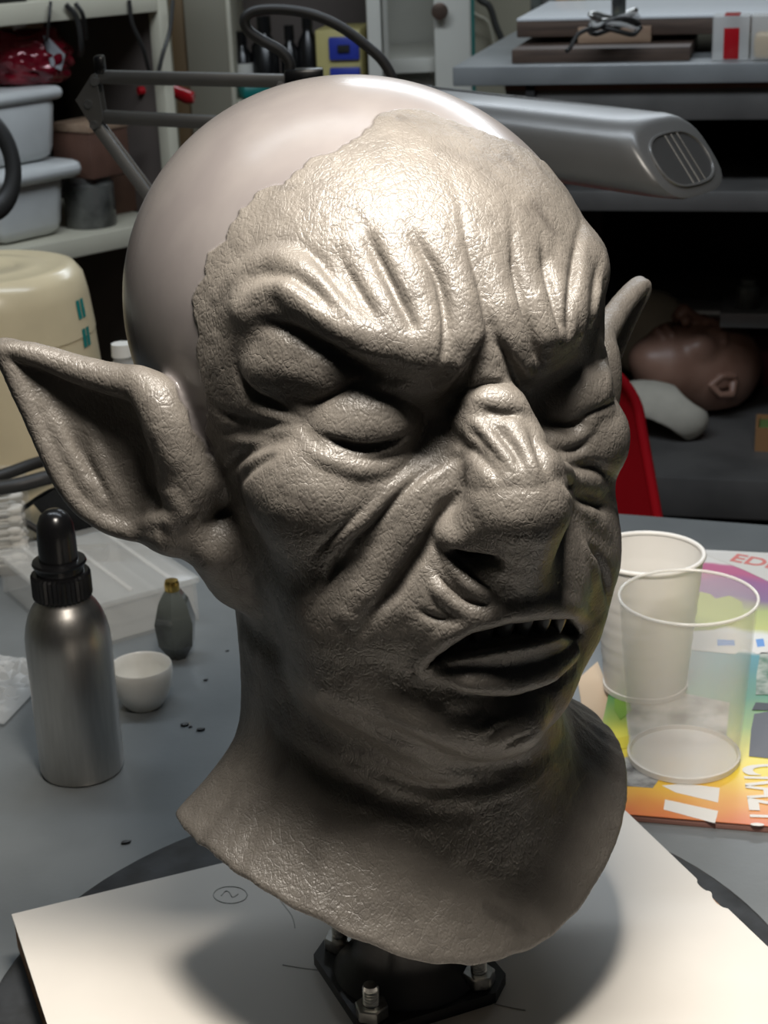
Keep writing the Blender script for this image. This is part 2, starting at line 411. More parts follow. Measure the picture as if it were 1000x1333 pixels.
for q in ([(632, 962), (650, 948), (672, 940)], [(648, 974), (672, 962), (696, 950)], [(620, 945), (640, 934), (660, 930)]):
    groove(q, (2, 4, 2), 0.6, 2)
# throat wrinkles
groove([(360, 960), (430, 1005), (520, 1045), (600, 1055)], (8, 12, 12, 6), 0.3, 8)
groove([(460, 990), (550, 1025), (640, 1022)], (4, 8, 4), 0.35, 6)

# --- ears: a rolled upper rim, a ragged lower rim and a hollow sheet between them
def sheet(A, B, sag, th, n=44, k=2.0):
    A = np.array(catmull(A, 10)); B = np.array(catmull(B, 10))
    u = np.linspace(0, 1, n)
    A = np.array([np.interp(u, np.linspace(0, 1, len(A)), A[:, i]) for i in range(3)]).T
    B = np.array([np.interp(u, np.linspace(0, 1, len(B)), B[:, i]) for i in range(3)]).T
    for a, b, t in zip(A, B, u):
        v = np.linspace(0, 1, 14)[:, None]; dep = sag * math.sin(math.pi * min(1, 0.15 + t))
        P = a * (1 - v) + b * v + np.array(dep) * np.sin(np.pi * v)
        chain(P, np.full(14, th), k)
def ear(sx):
    # (x out, y forward, z) in mm, traced on the near ear and mirrored
    # image-left tracing: each pixel with a stated forward depth
    up = [(232, 628, 6), (228, 590, 8), (208, 530, 4), (186, 503, -4), (150, 494, -14), (105, 482, -24), (60, 466, -32), (22, 456, -37), (4, 455, -39)]
    lo = [(212, 688, -4), (190, 692, -8), (150, 686, -16), (112, 664, -22), (86, 634, -26), (66, 596, -29), (46, 552, -33), (24, 505, -37), (6, 464, -40)]
    U_ = [loc(a, b, c) for a, b, c in up]; L_ = [loc(a, b, c) for a, b, c in lo]
    m = np.array([-sx, 1, 1])
    U_ = [p * m for p in U_]; L_ = [p * m for p in L_]
    if sx > 0:                                   # the far ear leans further back and sits lower
        U_ = [p + (0, 0, -14) for p in U_]; n_ = len(L_)
        L_ = [p + np.array((-20, -10, 6)) * math.sin(math.pi * min(1, (n_ - 1 - i) / (n_ - 1) * 1.2) / 2) + (0, 0, -14) for i, p in enumerate(L_)]
    sheet([p + (0, -5, 0) for p in U_], L_, np.array((4 * sx * -1, -5, 0)), 2.2)
    cu = np.array(catmull(U_, 6)); chain(cu, np.interp(np.linspace(0, 1, len(cu)), (0, .2, .45, .8, 1), (6.5, 9.5, 6.5, 4.0, 2.0)), 3)
    cl = np.array(catmull(L_, 6)); chain(cl, np.interp(np.linspace(0, 1, len(cl)), (0, .2, .8, 1), (4.5, 3.2, 2.4, 2.0)), 3)
    # root of the ear on the skull, tragus
    a = loc(225, 690, 0) * m
    chain([U_[0] + np.array((sx * -8, -6, 0)), a + np.array((sx * -6, -4, 0)), loc(282, 708, 2) * m, loc(318, 738, -10) * m], (10, 11, 13, 18), 12)
    chain([U_[2] + np.array((sx * -6, -6, 0)), U_[0] + np.array((sx * -10, -4, 0)), a], (8, 12, 9), 8)
    if sx < 0:
        chain([loc(228, 640, 10), loc(236, 664, 9), loc(226, 684, 6)], (3.5, 5, 4), 2)
ear(-1); ear(1)
ridge([(52, 515), (78, 565), (104, 612), (132, 652)], (6, 10, 11, 7), 0.6, 4)
ridge([(118, 560), (138, 610), (158, 655)], (4, 7, 6), 0.5, 4)
groove([(88, 560), (112, 600), (135, 640)], (4, 5, 4), 0.8, 3)
groove([(196, 632), (204, 650), (204, 668)], (8, 12, 8), 0.8, 4)
ridge([(180, 684), (205, 676), (226, 676)], (6, 9, 8), 0.6, 3)
# --- surface nets: turn the volume into one continuous mesh
def surface_nets(F):
    S = F < 0
    cnt = np.zeros(tuple(np.array(F.shape) - 1), np.uint8)
    for a in (0, 1):
        for b in (0, 1):
            for c in (0, 1):
                cnt += S[a:S.shape[0] - 1 + a, b:S.shape[1] - 1 + b, c:S.shape[2] - 1 + c]
    act = (cnt > 0) & (cnt < 8)
    I = np.argwhere(act)
    idx = np.full(act.shape, -1, np.int32); idx[act] = np.arange(len(I))
    cor = np.array([(a, b, c) for a in (0, 1) for b in (0, 1) for c in (0, 1)])
    V = np.stack([F[I[:, 0] + a, I[:, 1] + b, I[:, 2] + c] for a, b, c in cor], 1)
    acc = np.zeros((len(I), 3)); n = np.zeros(len(I))
    for i in range(8):
        for j in range(i + 1, 8):
            if np.abs(cor[i] - cor[j]).sum() != 1: continue
            vi, vj = V[:, i], V[:, j]; m = (vi < 0) != (vj < 0)
            t = np.where(m, vi / np.where(vi == vj, 1, vi - vj), 0)
            acc += (cor[i] + t[:, None] * (cor[j] - cor[i])) * m[:, None]; n += m
    P = I + acc / n[:, None]
    faces = []
    for ax in range(3):
        sa = [slice(1, -1)] * 3; sb = [slice(1, -1)] * 3
        sa[ax] = slice(0, -1); sb[ax] = slice(1, None)
        A = S[tuple(sa)]; B = S[tuple(sb)]; E = np.argwhere(A != B)
        base = E.copy()
        for q in range(3):
            if q != ax: base[:, q] += 1
        inn = A[E[:, 0], E[:, 1], E[:, 2]]
        u, v = [(1, 2), (2, 0), (0, 1)][ax]
        def at(du, dv):
            k = base.copy(); k[:, u] -= du; k[:, v] -= dv; return idx[k[:, 0], k[:, 1], k[:, 2]]
        q = np.stack([at(1, 1), at(0, 1), at(0, 0), at(1, 0)], 1)
        q = np.where(inn[:, None], q, q[:, ::-1]); faces.append(q)
    return P, np.concatenate(faces)
V_, Q_ = surface_nets(FIELD)
V_ = V_ * HS + G0
Q_ = Q_[(Q_ >= 0).all(1)]
# two light smoothing passes
def smooth_pass(V, Q, lam):
    acc = np.zeros_like(V); n = np.zeros(len(V))
    for i in range(4):
        a, b = Q[:, i], Q[:, (i + 1) % 4]
        for ax in range(3): acc[:, ax] += np.bincount(a, V[b, ax], len(V)) + np.bincount(b, V[a, ax], len(V))
        n += np.bincount(a, minlength=len(V)) + np.bincount(b, minlength=len(V))
    return V + lam * (acc / np.maximum(n, 1)[:, None] - V)
for _ in range(2): V_ = smooth_pass(V_, Q_, 0.5)
def vnormals(V, Q):
    fn = np.cross(V[Q[:, 2]] - V[Q[:, 0]], V[Q[:, 3]] - V[Q[:, 1]])
    N = np.zeros_like(V)
    for i in range(4):
        for ax in range(3): N[:, ax] += np.bincount(Q[:, i], fn[:, ax], len(V))
    return N / (np.linalg.norm(N, axis=1)[:, None] + 1e-12)
# where clay covers the core: a ragged edge y(angle) running over the skull, traced on the near side
EDGE = [(548, 146), (480, 166), (430, 195), (398, 222), (350, 246), (312, 270), (290, 310), (266, 350), (250, 392), (254, 430), (260, 470)]
EH = np.array([hit(*q)[0] for q in EDGE]); ea = np.degrees(np.arctan2(EH[:, 2] - 36, np.abs(EH[:, 0])))
o_ = np.argsort(ea); ea, ey = ea[o_], EH[o_, 1]
va = np.degrees(np.arctan2(V_[:, 2] - 36, np.abs(V_[:, 0])))
rng = np.random.default_rng(4)
def wob(x, seed, sc):
    r = np.random.default_rng(seed); t = np.linspace(-400, 400, int(800 / sc)); return np.interp(x, t, r.uniform(-1, 1, len(t)))
yb = np.interp(va, np.concatenate([[-60, -32], ea]), np.concatenate([[-200, ey[0] - 6], ey])) + 3.6 * wob(va * 1.8 + V_[:, 0] * .05, 1, 9) + 0.8 * wob(va * 1.8, 2, 2.5)
mask = np.clip((V_[:, 1] - yb) / 1.2, 0, 1)
out_ = (V_[:, 0] / 102) ** 2 + ((V_[:, 1] + 33) / 126) ** 2 + ((V_[:, 2] - 34) / 100) ** 2
mask = np.maximum(mask, np.clip((out_ - 1.05 - 0.03 * wob(V_[:, 2] * 2 + V_[:, 1], 3, 5)) / 0.05, 0, 1) * (V_[:, 2] < 60))
Nv = vnormals(V_, Q_)
# clay stands about a millimetre proud of the core, with an uneven hand-worked skin
def vnoise(P, sc, seed):
    r = np.random.default_rng(seed); n = 32; T = r.uniform(-1, 1, (n, n, n)); q = P / sc; i = np.floor(q).astype(int); f = q - i; f = f * f * (3 - 2 * f); v = 0
    for a in (0, 1):
        for b in (0, 1):
            for c in (0, 1):
                v = v + T[(i[:, 0] + a) % n, (i[:, 1] + b) % n, (i[:, 2] + c) % n] * (f[:, 0] if a else 1 - f[:, 0]) * (f[:, 1] if b else 1 - f[:, 1]) * (f[:, 2] if c else 1 - f[:, 2])
    return v
V_ = V_ + Nv * (mask * (0.9 + 0.22 * vnoise(V_, 7, 5) + 0.10 * vnoise(V_, 3, 6)))[:, None]

def mesh_from(name, V, Q):
    me = bpy.data.meshes.new(name)
    me.vertices.add(len(V)); me.vertices.foreach_set('co', V.astype(np.float32).ravel())
    me.loops.add(len(Q) * 4); me.loops.foreach_set('vertex_index', Q.astype(np.int32).ravel())
    me.polygons.add(len(Q)); me.polygons.foreach_set('loop_start', np.arange(0, len(Q) * 4, 4, dtype=np.int32))
    me.polygons.foreach_set('loop_total', np.full(len(Q), 4, dtype=np.int32))
    me.update(calc_edges=True); me.shade_smooth(); return me

def clay_material():
    m = bpy.data.materials.new('grey_clay'); m.use_nodes = True; nt = m.node_tree; L = nt.links.new
    b = nt.nodes['Principled BSDF']; N = nt.nodes.new
    tc = N('ShaderNodeTexCoord'); at = N('ShaderNodeAttribute'); at.attribute_name = 'clay'
    def noise(scale, detail=4, dist=0.0, vec=None):
        n = N('ShaderNodeTexNoise'); n.inputs['Scale'].default_value = scale; n.inputs['Detail'].default_value = detail; n.inputs['Distortion'].default_value = dist
        L(vec or tc.outputs['Object'], n.inputs['Vector']); return n.outputs[0]
    def mixc(f, a, c):
        x = N('ShaderNodeMix'); x.data_type = 'RGBA'
        if f is not None: L(f, x.inputs[0])
        for i, v in ((6, a), (7, c)):
            if isinstance(v, tuple): x.inputs[i].default_value = (*v, 1)
            else: L(v, x.inputs[i])
        return x.outputs[2]
    def ramp(v, a, c):
        r = N('ShaderNodeMapRange'); L(v, r.inputs[0]); r.inputs[1].default_value = a; r.inputs[2].default_value = c; return r.outputs[0]
    def math_(op, a, c):
        x = N('ShaderNodeMath'); x.operation = op
        for i, v in ((0, a), (1, c)):
            if isinstance(v, (int, float)): x.inputs[i].default_value = v
            else: L(v, x.inputs[i])
        return x.outputs[0]
    core = mixc(ramp(noise(28, 5), 0.4, 0.65), (0.128, 0.118, 0.115), (0.112, 0.102, 0.101))
    clay = mixc(ramp(noise(60, 6), 0.42, 0.7), (0.108, 0.098, 0.086), (0.083, 0.075, 0.066))
    clay = mixc(math_('MULTIPLY', ramp(noise(35, 8, 1.0), 0.62, 0.74), 0.6), clay, (0.04, 0.035, 0.031))
    L(mixc(at.outputs['Fac'], core, clay), b.inputs['Base Color'])
    rr = N('ShaderNodeMix'); L(at.outputs['Fac'], rr.inputs[0]); rr.inputs[2].default_value = 0.25; L(math_('ADD', math_('MULTIPLY', noise(150, 4), 0.16), 0.34), rr.inputs[3])
    L(rr.outputs[0], b.inputs['Roughness']); b.inputs['Specular IOR Level'].default_value = 0.45
    # relief: brushed streaks, fine cracks, pores
    mp = N('ShaderNodeMapping'); L(tc.outputs['Object'], mp.inputs[0]); mp.inputs['Scale'].default_value = (1, 1, 0.45); mp.inputs['Rotation'].default_value = (0.3, 0.2, 0.5)
    vo = N('ShaderNodeTexVoronoi'); vo.feature = 'DISTANCE_TO_EDGE'; vo.inputs['Scale'].default_value = 260; L(mp.outputs[0], vo.inputs['Vector'])
    vo2 = N('ShaderNodeTexVoronoi'); vo2.inputs['Scale'].default_value = 520; L(tc.outputs['Object'], vo2.inputs['Vector'])
    cr = ramp(vo.outputs['Distance'], 0.0, 0.10); po = ramp(vo2.outputs['Distance'], 0.05, 0.5)
    h = math_('ADD', math_('MULTIPLY', cr, 0.36), math_('ADD', math_('MULTIPLY', po, 0.45), math_('ADD', math_('MULTIPLY', noise(520, 3, 2.0, mp.outputs[0]), 1.3), math_('MULTIPLY', noise(190, 3, 0.8, mp.outputs[0]), 0.45))))
    vo3 = N('ShaderNodeTexVoronoi'); vo3.feature = 'DISTANCE_TO_EDGE'; vo3.inputs['Scale'].default_value = 105
    wv = N('ShaderNodeMix'); wv.data_type = 'VECTOR'; wv.inputs[0].default_value = 0.012; nz3 = N('ShaderNodeTexNoise'); nz3.inputs['Scale'].default_value = 140; L(tc.outputs['Object'], nz3.inputs['Vector'])
    L(tc.outputs['Object'], wv.inputs[4]); L(nz3.outputs[1], wv.inputs[5]); L(wv.outputs[1], vo3.inputs['Vector'])
    h = math_('ADD', h, math_('MULTIPLY', math_('MULTIPLY', ramp(vo3.outputs['Distance'], 0.0, 0.035), ramp(noise(45, 3), 0.45, 0.6)), 0.55))
    hc = math_('MULTIPLY', noise(260, 3), 0.06)
    hm = N('ShaderNodeMix'); L(at.outputs['Fac'], hm.inputs[0]); L(hc, hm.inputs[2]); L(h, hm.inputs[3])
    bp = N('ShaderNodeBump'); bp.inputs['Strength'].default_value = 0.36; bp.inputs['Distance'].default_value = 0.00085
    L(hm.outputs[0], bp.inputs['Height']); L(bp.outputs[0], b.inputs['Normal'])
    return m
CLAY = clay_material()
TOOTHCLAY = mat('tooth_clay', (0.13, 0.118, 0.105), 0.32, 0, spec=0.7, bump=0.3, bscale=300)
BZ = BOARD + 0.05
bust = thing('goblin_bust', 'grey clay sculpture of a scowling bald goblin head with pointed ears', 'sculpture', (HO[0], HO[1], BZ), YAW)
def bl(p):                                   # sculpting mm -> bust local metres
    p = np.asarray(p, float); return np.array([p[..., 0], -p[..., 1], p[..., 2]]).T / 1000 + np.array([0, 0, HO[2] - BZ])
hm_ = mesh_from('head', bl(V_), Q_[:, ::-1])
at_ = hm_.attributes.new('clay', 'FLOAT', 'POINT'); at_.data.foreach_set('value', mask.astype(np.float32))
head = link_mesh('head', hm_, CLAY, bust)
# teeth standing behind the upper lip
def tooth(px, py, w, h, tip=0.35, lean=0.0, back=9.0):
    # where the gum line sits: the mouth's middle curve pushed back
    j = np.interp(px, [q[0] for q in mc], range(len(mc))); i = min(int(j), len(mc) - 2)
    c = MP[i] + (MP[i + 1] - MP[i]) * (j - i); d = lray(px, py); c = HCAM + d * ((c[1] - back - HCAM[1]) / d[1])
    bm = bmesh.new(); n = 10; rings = []
    for t in np.linspace(0, 1, 7):
        s = (1 - t ** 2.2) * (1 - tip) + tip * (1 - t) ** 0.6 if t < 1 else 0.06
        rings.append([bm.verts.new(bl(c + np.array([w * s * math.cos(a) + lean * t * h, 0.55 * w * s * math.sin(a), 4 - (h + 4) * t]))) for a in np.linspace(0, 2 * math.pi, n, endpoint=False)])
    for A, B in zip(rings, rings[1:]):
        for k in range(n): bm.faces.new((A[k], A[(k + 1) % n], B[(k + 1) % n], B[k]))
    bm.faces.new(rings[-1]); bm.faces.new(rings[0])
    return finish('tooth', bm, TOOTHCLAY, bust, 60)
for a in ((602, 830, 4.4, 8, .5), (629, 816, 5.8, 12, .55), (658, 811, 5.0, 9, .05), (683, 807, 4.7, 8.5, .05), (707, 804, 4.6, 8, .05), (728, 803, 4.2, 8, .15), (747, 806, 4.0, 13, .7)):
    tooth(*a)
# ------------------------------------------------------------------ materials of the workshop
TABLE_M = mat('blue_grey_table', (0.165, 0.178, 0.183), 0.36, 0.0, noise=0.15, nscale=14, bump=0.08, bscale=300, spec=0.5)
WHITE_B = mat('white_melamine', (0.62, 0.59, 0.545), 0.38, 0, noise=0.05, nscale=12)
CHIP = mat('chipboard_edge', (0.36, 0.20, 0.10), 0.85, 0, color2=(0.14, 0.075, 0.04), nscale=260, bump=0.8, bscale=400)
BLACKP = mat('black_paint', (0.018, 0.018, 0.019), 0.38, 0, noise=0.3, nscale=60, bump=0.15, bscale=150)
DISC = mat('worn_black_disc', (0.035, 0.038, 0.042), 0.55, 0, color2=(0.018, 0.019, 0.02), nscale=50, bump=0.3, bscale=120)
STEEL = mat('zinc_steel', (0.55, 0.55, 0.53), 0.30, 1.0, noise=0.25, nscale=220)
BRUSHED = mat('brushed_aluminium', (0.52, 0.50, 0.47), 0.34, 1.0, noise=0.10, nscale=60, stretch=(6, 6, 0.6), bump=0.05, bscale=300)
BLACKPL = mat('black_plastic', (0.006, 0.006, 0.0065), 0.24, 0, spec=0.5)
RUBBER = mat('black_rubber', (0.02, 0.019, 0.018), 0.5)
CERAM = mat('white_ceramic', (0.72, 0.70, 0.65), 0.25, 0, noise=0.04)
CREAM = mat('cream_plastic', (0.62, 0.52, 0.34), 0.26, 0, noise=0.10, nscale=18, spec=0.5)
CLEAR = mat('clear_plastic', (0.88, 0.86, 0.80), 0.14, 0, alpha=0.17, spec=0.6)
FROST = mat('frosted_plastic', (0.80, 0.80, 0.78), 0.3, 0, alpha=0.38)
MILKY = mat('milky_plastic', (0.88, 0.85, 0.80), 0.3, 0, alpha=0.6)
CUPW = mat('white_cup_plastic', (0.84, 0.82, 0.78), 0.35, 0, alpha=0.93)
COTTON = mat('cotton', (0.85, 0.83, 0.78), 0.9)
RED = mat('red_plastic', (0.36, 0.008, 0.014), 0.22, 0, spec=0.5)
LAMPG = mat('grey_lamp_metal', (0.085, 0.084, 0.08), 0.42, 0.25, noise=0.08, nscale=30)
LAMPH = mat('silver_lamp_shell', (0.15, 0.15, 0.148), 0.36, 0.35, noise=0.06, nscale=30)
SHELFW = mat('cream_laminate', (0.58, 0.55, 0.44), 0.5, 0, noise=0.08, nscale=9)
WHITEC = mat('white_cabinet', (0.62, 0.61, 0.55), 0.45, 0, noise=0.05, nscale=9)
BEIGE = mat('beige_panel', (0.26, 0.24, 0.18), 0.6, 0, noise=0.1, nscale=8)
BACKB = mat('brown_backboard', (0.105, 0.085, 0.075), 0.7, 0, noise=0.15, nscale=8)
DARKW = mat('dark_plank', (0.085, 0.055, 0.04), 0.6, 0, color2=(0.05, 0.032, 0.024), nscale=30, stretch=(0.4, 6, 6))
PALEW = mat('pale_plank_wood', (0.36, 0.25, 0.17), 0.6, 0, color2=(0.28, 0.18, 0.12), nscale=24, stretch=(0.5, 6, 6))
RACKM = mat('dark_metal_rack', (0.12, 0.115, 0.11), 0.5, 0.2, noise=0.25, nscale=12)
RACKT = mat('grey_rack_top', (0.23, 0.24, 0.245), 0.35, 0.1, noise=0.2, nscale=9)
SHADE_BLACK = mat('rack_shade_and_black', (0.018, 0.018, 0.018), 0.8)  # rack panels take the interior's shade as colour; plain black items share it
WALLM = mat('cream_wall', (0.50, 0.47, 0.36), 0.8, 0, noise=0.06, nscale=5)
FLOORM = mat('brown_floor', (0.10, 0.075, 0.06), 0.6, 0, noise=0.3, nscale=6)
CEILM = mat('white_ceiling', (0.6, 0.59, 0.56), 0.9)
BRASS = mat('brass', (0.62, 0.42, 0.12), 0.25, 1.0)
PURPLE = mat('purple_plastic', (0.22, 0.03, 0.20), 0.3)
BLUE = mat('blue_plastic', (0.03, 0.05, 0.36), 0.35)
YELLOWP = mat('yellow_card', (0.55, 0.48, 0.20), 0.5)
TEAL = mat('teal_plastic', (0.01, 0.20, 0.18), 0.4)
BROWNSKIN = mat('brown_painted_cast', (0.26, 0.15, 0.11), 0.42, 0, color2=(0.19, 0.10, 0.07), nscale=14)
PLASTER = mat('plaster', (0.42, 0.37, 0.28), 0.8, 0, noise=0.15, nscale=20, bump=0.2, bscale=80)
GLASSD = mat('dark_glass', (0.10, 0.11, 0.10), 0.08, 0, color2=(0.03, 0.03, 0.03), nscale=30, spec=0.8)
T = TABLE

# ------------------------------------------------------------------ the room
def struct(o): o['kind'] = 'structure'; return o
struct(boxobj('floor', (0, 1.4, -0.02), (7, 6, 0.04), FLOORM, bevel=0))
struct(boxobj('ceiling', (0, 1.4, 2.92), (7, 6, 0.04), CEILM, bevel=0))
struct(boxobj('wall_back', (0, 3.62, 1.45), (7, 0.06, 2.9), WALLM, bevel=0))
struct(boxobj('wall_left', (-2.2, 1.4, 1.45), (0.06, 6, 2.9), WALLM, bevel=0))

# ------------------------------------------------------------------ table, turntable, board, flange
TA = math.atan2(-0.04, 0.118); tu = np.array([math.cos(TA), math.sin(TA)]); tv = np.array([-tu[1], tu[0]])
def tab(u, v): q = np.array([0.217, 1.388]) + tu * u - tv * v; return q
tc_ = tab(-0.15, 0.47)
table = thing('work_table', 'blue-grey work table carrying the clay bust, bottle and cups', 'table', (tc_[0], tc_[1], 0), TA)
boxobj('table_top', (0, 0, T - 0.016), (1.75, 0.94, 0.032), TABLE_M, table, bevel=0.003)
for sx in (-1, 1):
    for sy in (-1, 1): boxobj('leg', (sx * 0.80, sy * 0.41, (T - 0.032) / 2), (0.05, 0.05, T - 0.032), RACKM, table)
for sy in (-1, 1): boxobj('apron', (0, sy * 0.41, T - 0.072), (1.56, 0.03, 0.08), RACKM, table)

dc = np.array([-0.004, 0.682])
tt = thing('modelling_turntable', 'round black turntable under the white board', 'turntable', (dc[0], dc[1], T))
bm = bmesh.new(); lathe(bm, [(0, 0.004), (0.196, 0.004), (0.206, 0.007), (0.207, 0.013), (0.203, 0.0155), (0.186, 0.0145), (0.182, 0.0152), (0, 0.0152)], 96); finish('disc', bm, DISC, tt, 40)
bm = bmesh.new(); lathe(bm, [(0, 0), (0.10, 0), (0.10, 0.0042), (0, 0.0042)], 48); finish('foot_ring', bm, BLACKP, tt, 40)

cb = atz(765, 1008, BOARD)[:2]; cl_ = atz(15, 1190, BOARD)[:2]; e1 = cl_ - cb; Lb = np.linalg.norm(e1); e1 /= Lb; e2 = np.array([-e1[1], e1[0]])
mid_ = cb + e1 * Lb / 2 + e2 * Lb / 2
wb = thing('white_board', 'square white melamine board with chipped edges under the bust', 'board', (mid_[0], mid_[1], T + 0.0152), math.atan2(e1[1], e1[0]))
boxobj('chipboard_core', (0, 0, 0.0091), (Lb - 0.0015, Lb - 0.0015, 0.0182), CHIP, wb, bevel=0)
# laminate sheet with a few bites out of its right edge
bm = bmesh.new(); h_ = Lb / 2; pts = [(-h_, -h_)]
for k in range(1, 200):
    t = -h_ + Lb * k / 200; dx = 0.0
    for c0, w0, d0 in ((0.018, 0.006, .0022), (0.034, 0.007, .0026), (-0.075, 0.004, .0012), (0.10, 0.004, .001)):
        if abs(t + 0.06 - c0) < w0: dx = d0 * (1 - ((t + 0.06 - c0) / w0) ** 2) ** .5
    pts.append((-h_ + dx, t))
pts += [(-h_, h_), (h_, h_), (h_, -h_)]
prism(bm, pts, 0.0180, 0.0198); finish('laminate', bm, WHITE_B, wb, 30)
# pencil ring and guide lines drawn on the board
PENCIL = mat('pencil_line', (0.42, 0.41, 0.38), 0.9)
def mark(name, pix, r=0.00035, parent=None):
    rz = -wb.rotation_euler[2]; o0 = Vector(wb.location)
    P = [Matrix.Rotation(rz, 3, 'Z') @ (Vector(tuple(atz(x, y, BOARD + .0001))) - o0) for x, y in pix]
    return tubeobj(name, [(p.x, p.y, p.z) for p in P], r, PENCIL, wb, 5, 3)
mark('pencil_ring', [(300 + 22 * math.cos(a), 1165 + 11 * math.sin(a)) for a in np.linspace(0, 2 * math.pi, 14)])
mark('pencil_line', [(368, 1256), (398, 1261), (428, 1264)]); mark('pencil_line', [(640, 1306), (662, 1311), (684, 1315)]); mark('pencil_line', [(365, 1172), (380, 1192), (384, 1208)], .0003)
mark('pencil_curl', [(288, 1166), (294, 1160), (299, 1162), (303, 1168), (310, 1164)])

A_, B_, C_ = (atz(*q, BOARD)[:2] for q in ((444, 1245), (624, 1292), (485, 1335)))
fc = (A_ + B_) / 2; D_ = A_ + B_ - C_; ang = math.atan2((B_ - C_)[1], (B_ - C_)[0])
fl = thing('pipe_flange', 'black square mounting flange bolted to the white board below the bust', 'flange', (fc[0], fc[1], BOARD), ang)
bm = bmesh.new(); s = 0.039; c = 0.011
prism(bm, [(-s + c, -s), (s - c, -s), (s, -s + c), (s, s - c), (s - c, s), (-s + c, s), (-s, s - c), (-s, -s + c)], 0, 0.006)
finish('plate', bm, BLACKP, fl, 30)
bm = bmesh.new(); lathe(bm, [(0.0, 0.0055), (0.037, 0.0055), (0.034, 0.010), (0.028, 0.0145), (0.0245, 0.021), (0.0235, 0.034), (0.0245, 0.035), (0.0245, 0.040), (0, 0.040)], 48); finish('collar', bm, BLACKP, fl, 30)
bm = bmesh.new(); lathe(bm, [(0, 0.038), (0.019, 0.038), (0.019, 0.085), (0, 0.085)], 40); finish('pipe', bm, BLACKP, fl, 30)
for p in (A_, B_, C_, D_):
    d = Matrix.Rotation(-ang, 2) @ Vector(tuple(p - fc))
    bm = bmesh.new(); lathe(bm, [(0, 0.004), (0.0040, 0.004)] + [(0.0040 - 0.0004 * (k % 2), 0.010 + k * 0.0008) for k in range(15)] + [(0.0034, 0.0230), (0, 0.0234)], 20, c=(d.x, d.y, 0)); bo = finish('bolt', bm, STEEL, fl, 30)
    bm = bmesh.new(); bmesh.ops.create_cone(bm, cap_ends=True, segments=6, radius1=0.0082, radius2=0.0082, depth=0.0065, matrix=Matrix.Translation((d.x, d.y, 0.0092)) @ Matrix.Rotation(random.Random(d.x).uniform(0, 1), 4, 'Z'))
    bmesh.ops.bevel(bm, geom=bm.edges[:], offset=0.0006, segments=1, affect='EDGES'); finish('nut', bm, STEEL, bo, 30)

# ------------------------------------------------------------------ on the table, image left
def crumbs():
    for i, (x, y, s, a) in enumerate(((240, 945, 2.6, .4), (261, 951, 2.6, .1), (248, 947, 1.5, 1.0), (164, 1098, 2.6, .2), (268, 886, 1.8, .7), (296, 848, 1.2, .5))):
        p = atz(x, y, T); bm = bmesh.new(); bmesh.ops.create_icosphere(bm, subdivisions=1, radius=0.001 * s)
        r = random.Random(i)
        for v in bm.verts: v.co = Vector((v.co.x * 1.3, v.co.y * .8, v.co.z * .5)) * r.uniform(.8, 1.2)
        tag(finish('clay_crumb', bm, BLACKP, None, 20, (p[0], p[1], p[2] + 0.0004 * s), (0, 0, a)), 'tiny dark clay crumb lying on the blue-grey table', 'crumb', 'clay crumbs on the table')
crumbs()

pb = atz(108, 1000, T); bot = thing('aluminium_bottle', 'brushed aluminium bottle with a black ribbed cap', 'bottle', pb)
R0 = 0.0273; bot.scale = (1, 1, 1.06)
bm = bmesh.new()
lathe(bm, [(0, 0.0005), (R0 - .004, 0), (R0 - .001, 0.001), (R0, 0.004), (R0 * 1.0, 0.075), (R0 * 1.0, 0.084), (R0 * .985, 0.092), (R0 * .94, 0.099), (R0 * .86, 0.1055), (R0 * .76, 0.1105), (R0 * .66, 0.114), (R0 * .6, 0.117), (R0 * .6, 0.120), (0, 0.120)], 64); finish('body', bm, BRUSHED, bot, 40)
bm = bmesh.new(); n = 36; rings = []
for z, r in ((0.1165, .0172), (0.118, .0182), (0.131, .0182), (0.1325, .0172)):
    rings.append([bm.verts.new((rr * math.cos(k * math.pi / n), rr * math.sin(k * math.pi / n), z)) for k in range(2 * n) for rr in [r + (0.0007 if k % 2 else -0.0004)]])
for A, B in zip(rings, rings[1:]):
    for k in range(2 * n): bm.faces.new((A[k], A[(k + 1) % (2 * n)], B[(k + 1) % (2 * n)], B[k]))
bm.faces.new(rings[0]); bm.faces.new(rings[-1]); cap = finish('ribbed_cap', bm, BLACKPL, bot, 20)
bm = bmesh.new(); lathe(bm, [(0, .1320), (.0150, .1320), (.0150, .1365), (.0165, .1370), (.0172, .1385), (.0165, .1400), (.0125, .1405), (0, .1405)], 48); finish('collar', bm, BLACKPL, bot, 40)
bm = bmesh.new(); lathe(bm, [(0, .140), (.0122, .140), (.0120, .155), (.0112, .1625), (.0088, .1680), (.0050, .1710), (0, .1718)], 40); finish('dome', bm, BLACKPL, bot, 60)

pw = atz(188, 918, T); bm = bmesh.new(); k = 0.0205
lathe(bm, [(0, 0), (.011, 0), (.0115, .0008), (.0155, .006), (.0190, .014), (k, .023), (.0203, .0285), (.0199, .0295), (.0192, .0288), (.0190, .022), (.0172, .0135), (.0135, .0065), (.008, .004), (0, .0035)], 64)
bm.transform(Matrix.Scale(1.08, 4))
tag(finish('small_bowl', bm, CERAM, None, 60, pw), 'small white round bowl beside the aluminium bottle', 'bowl')

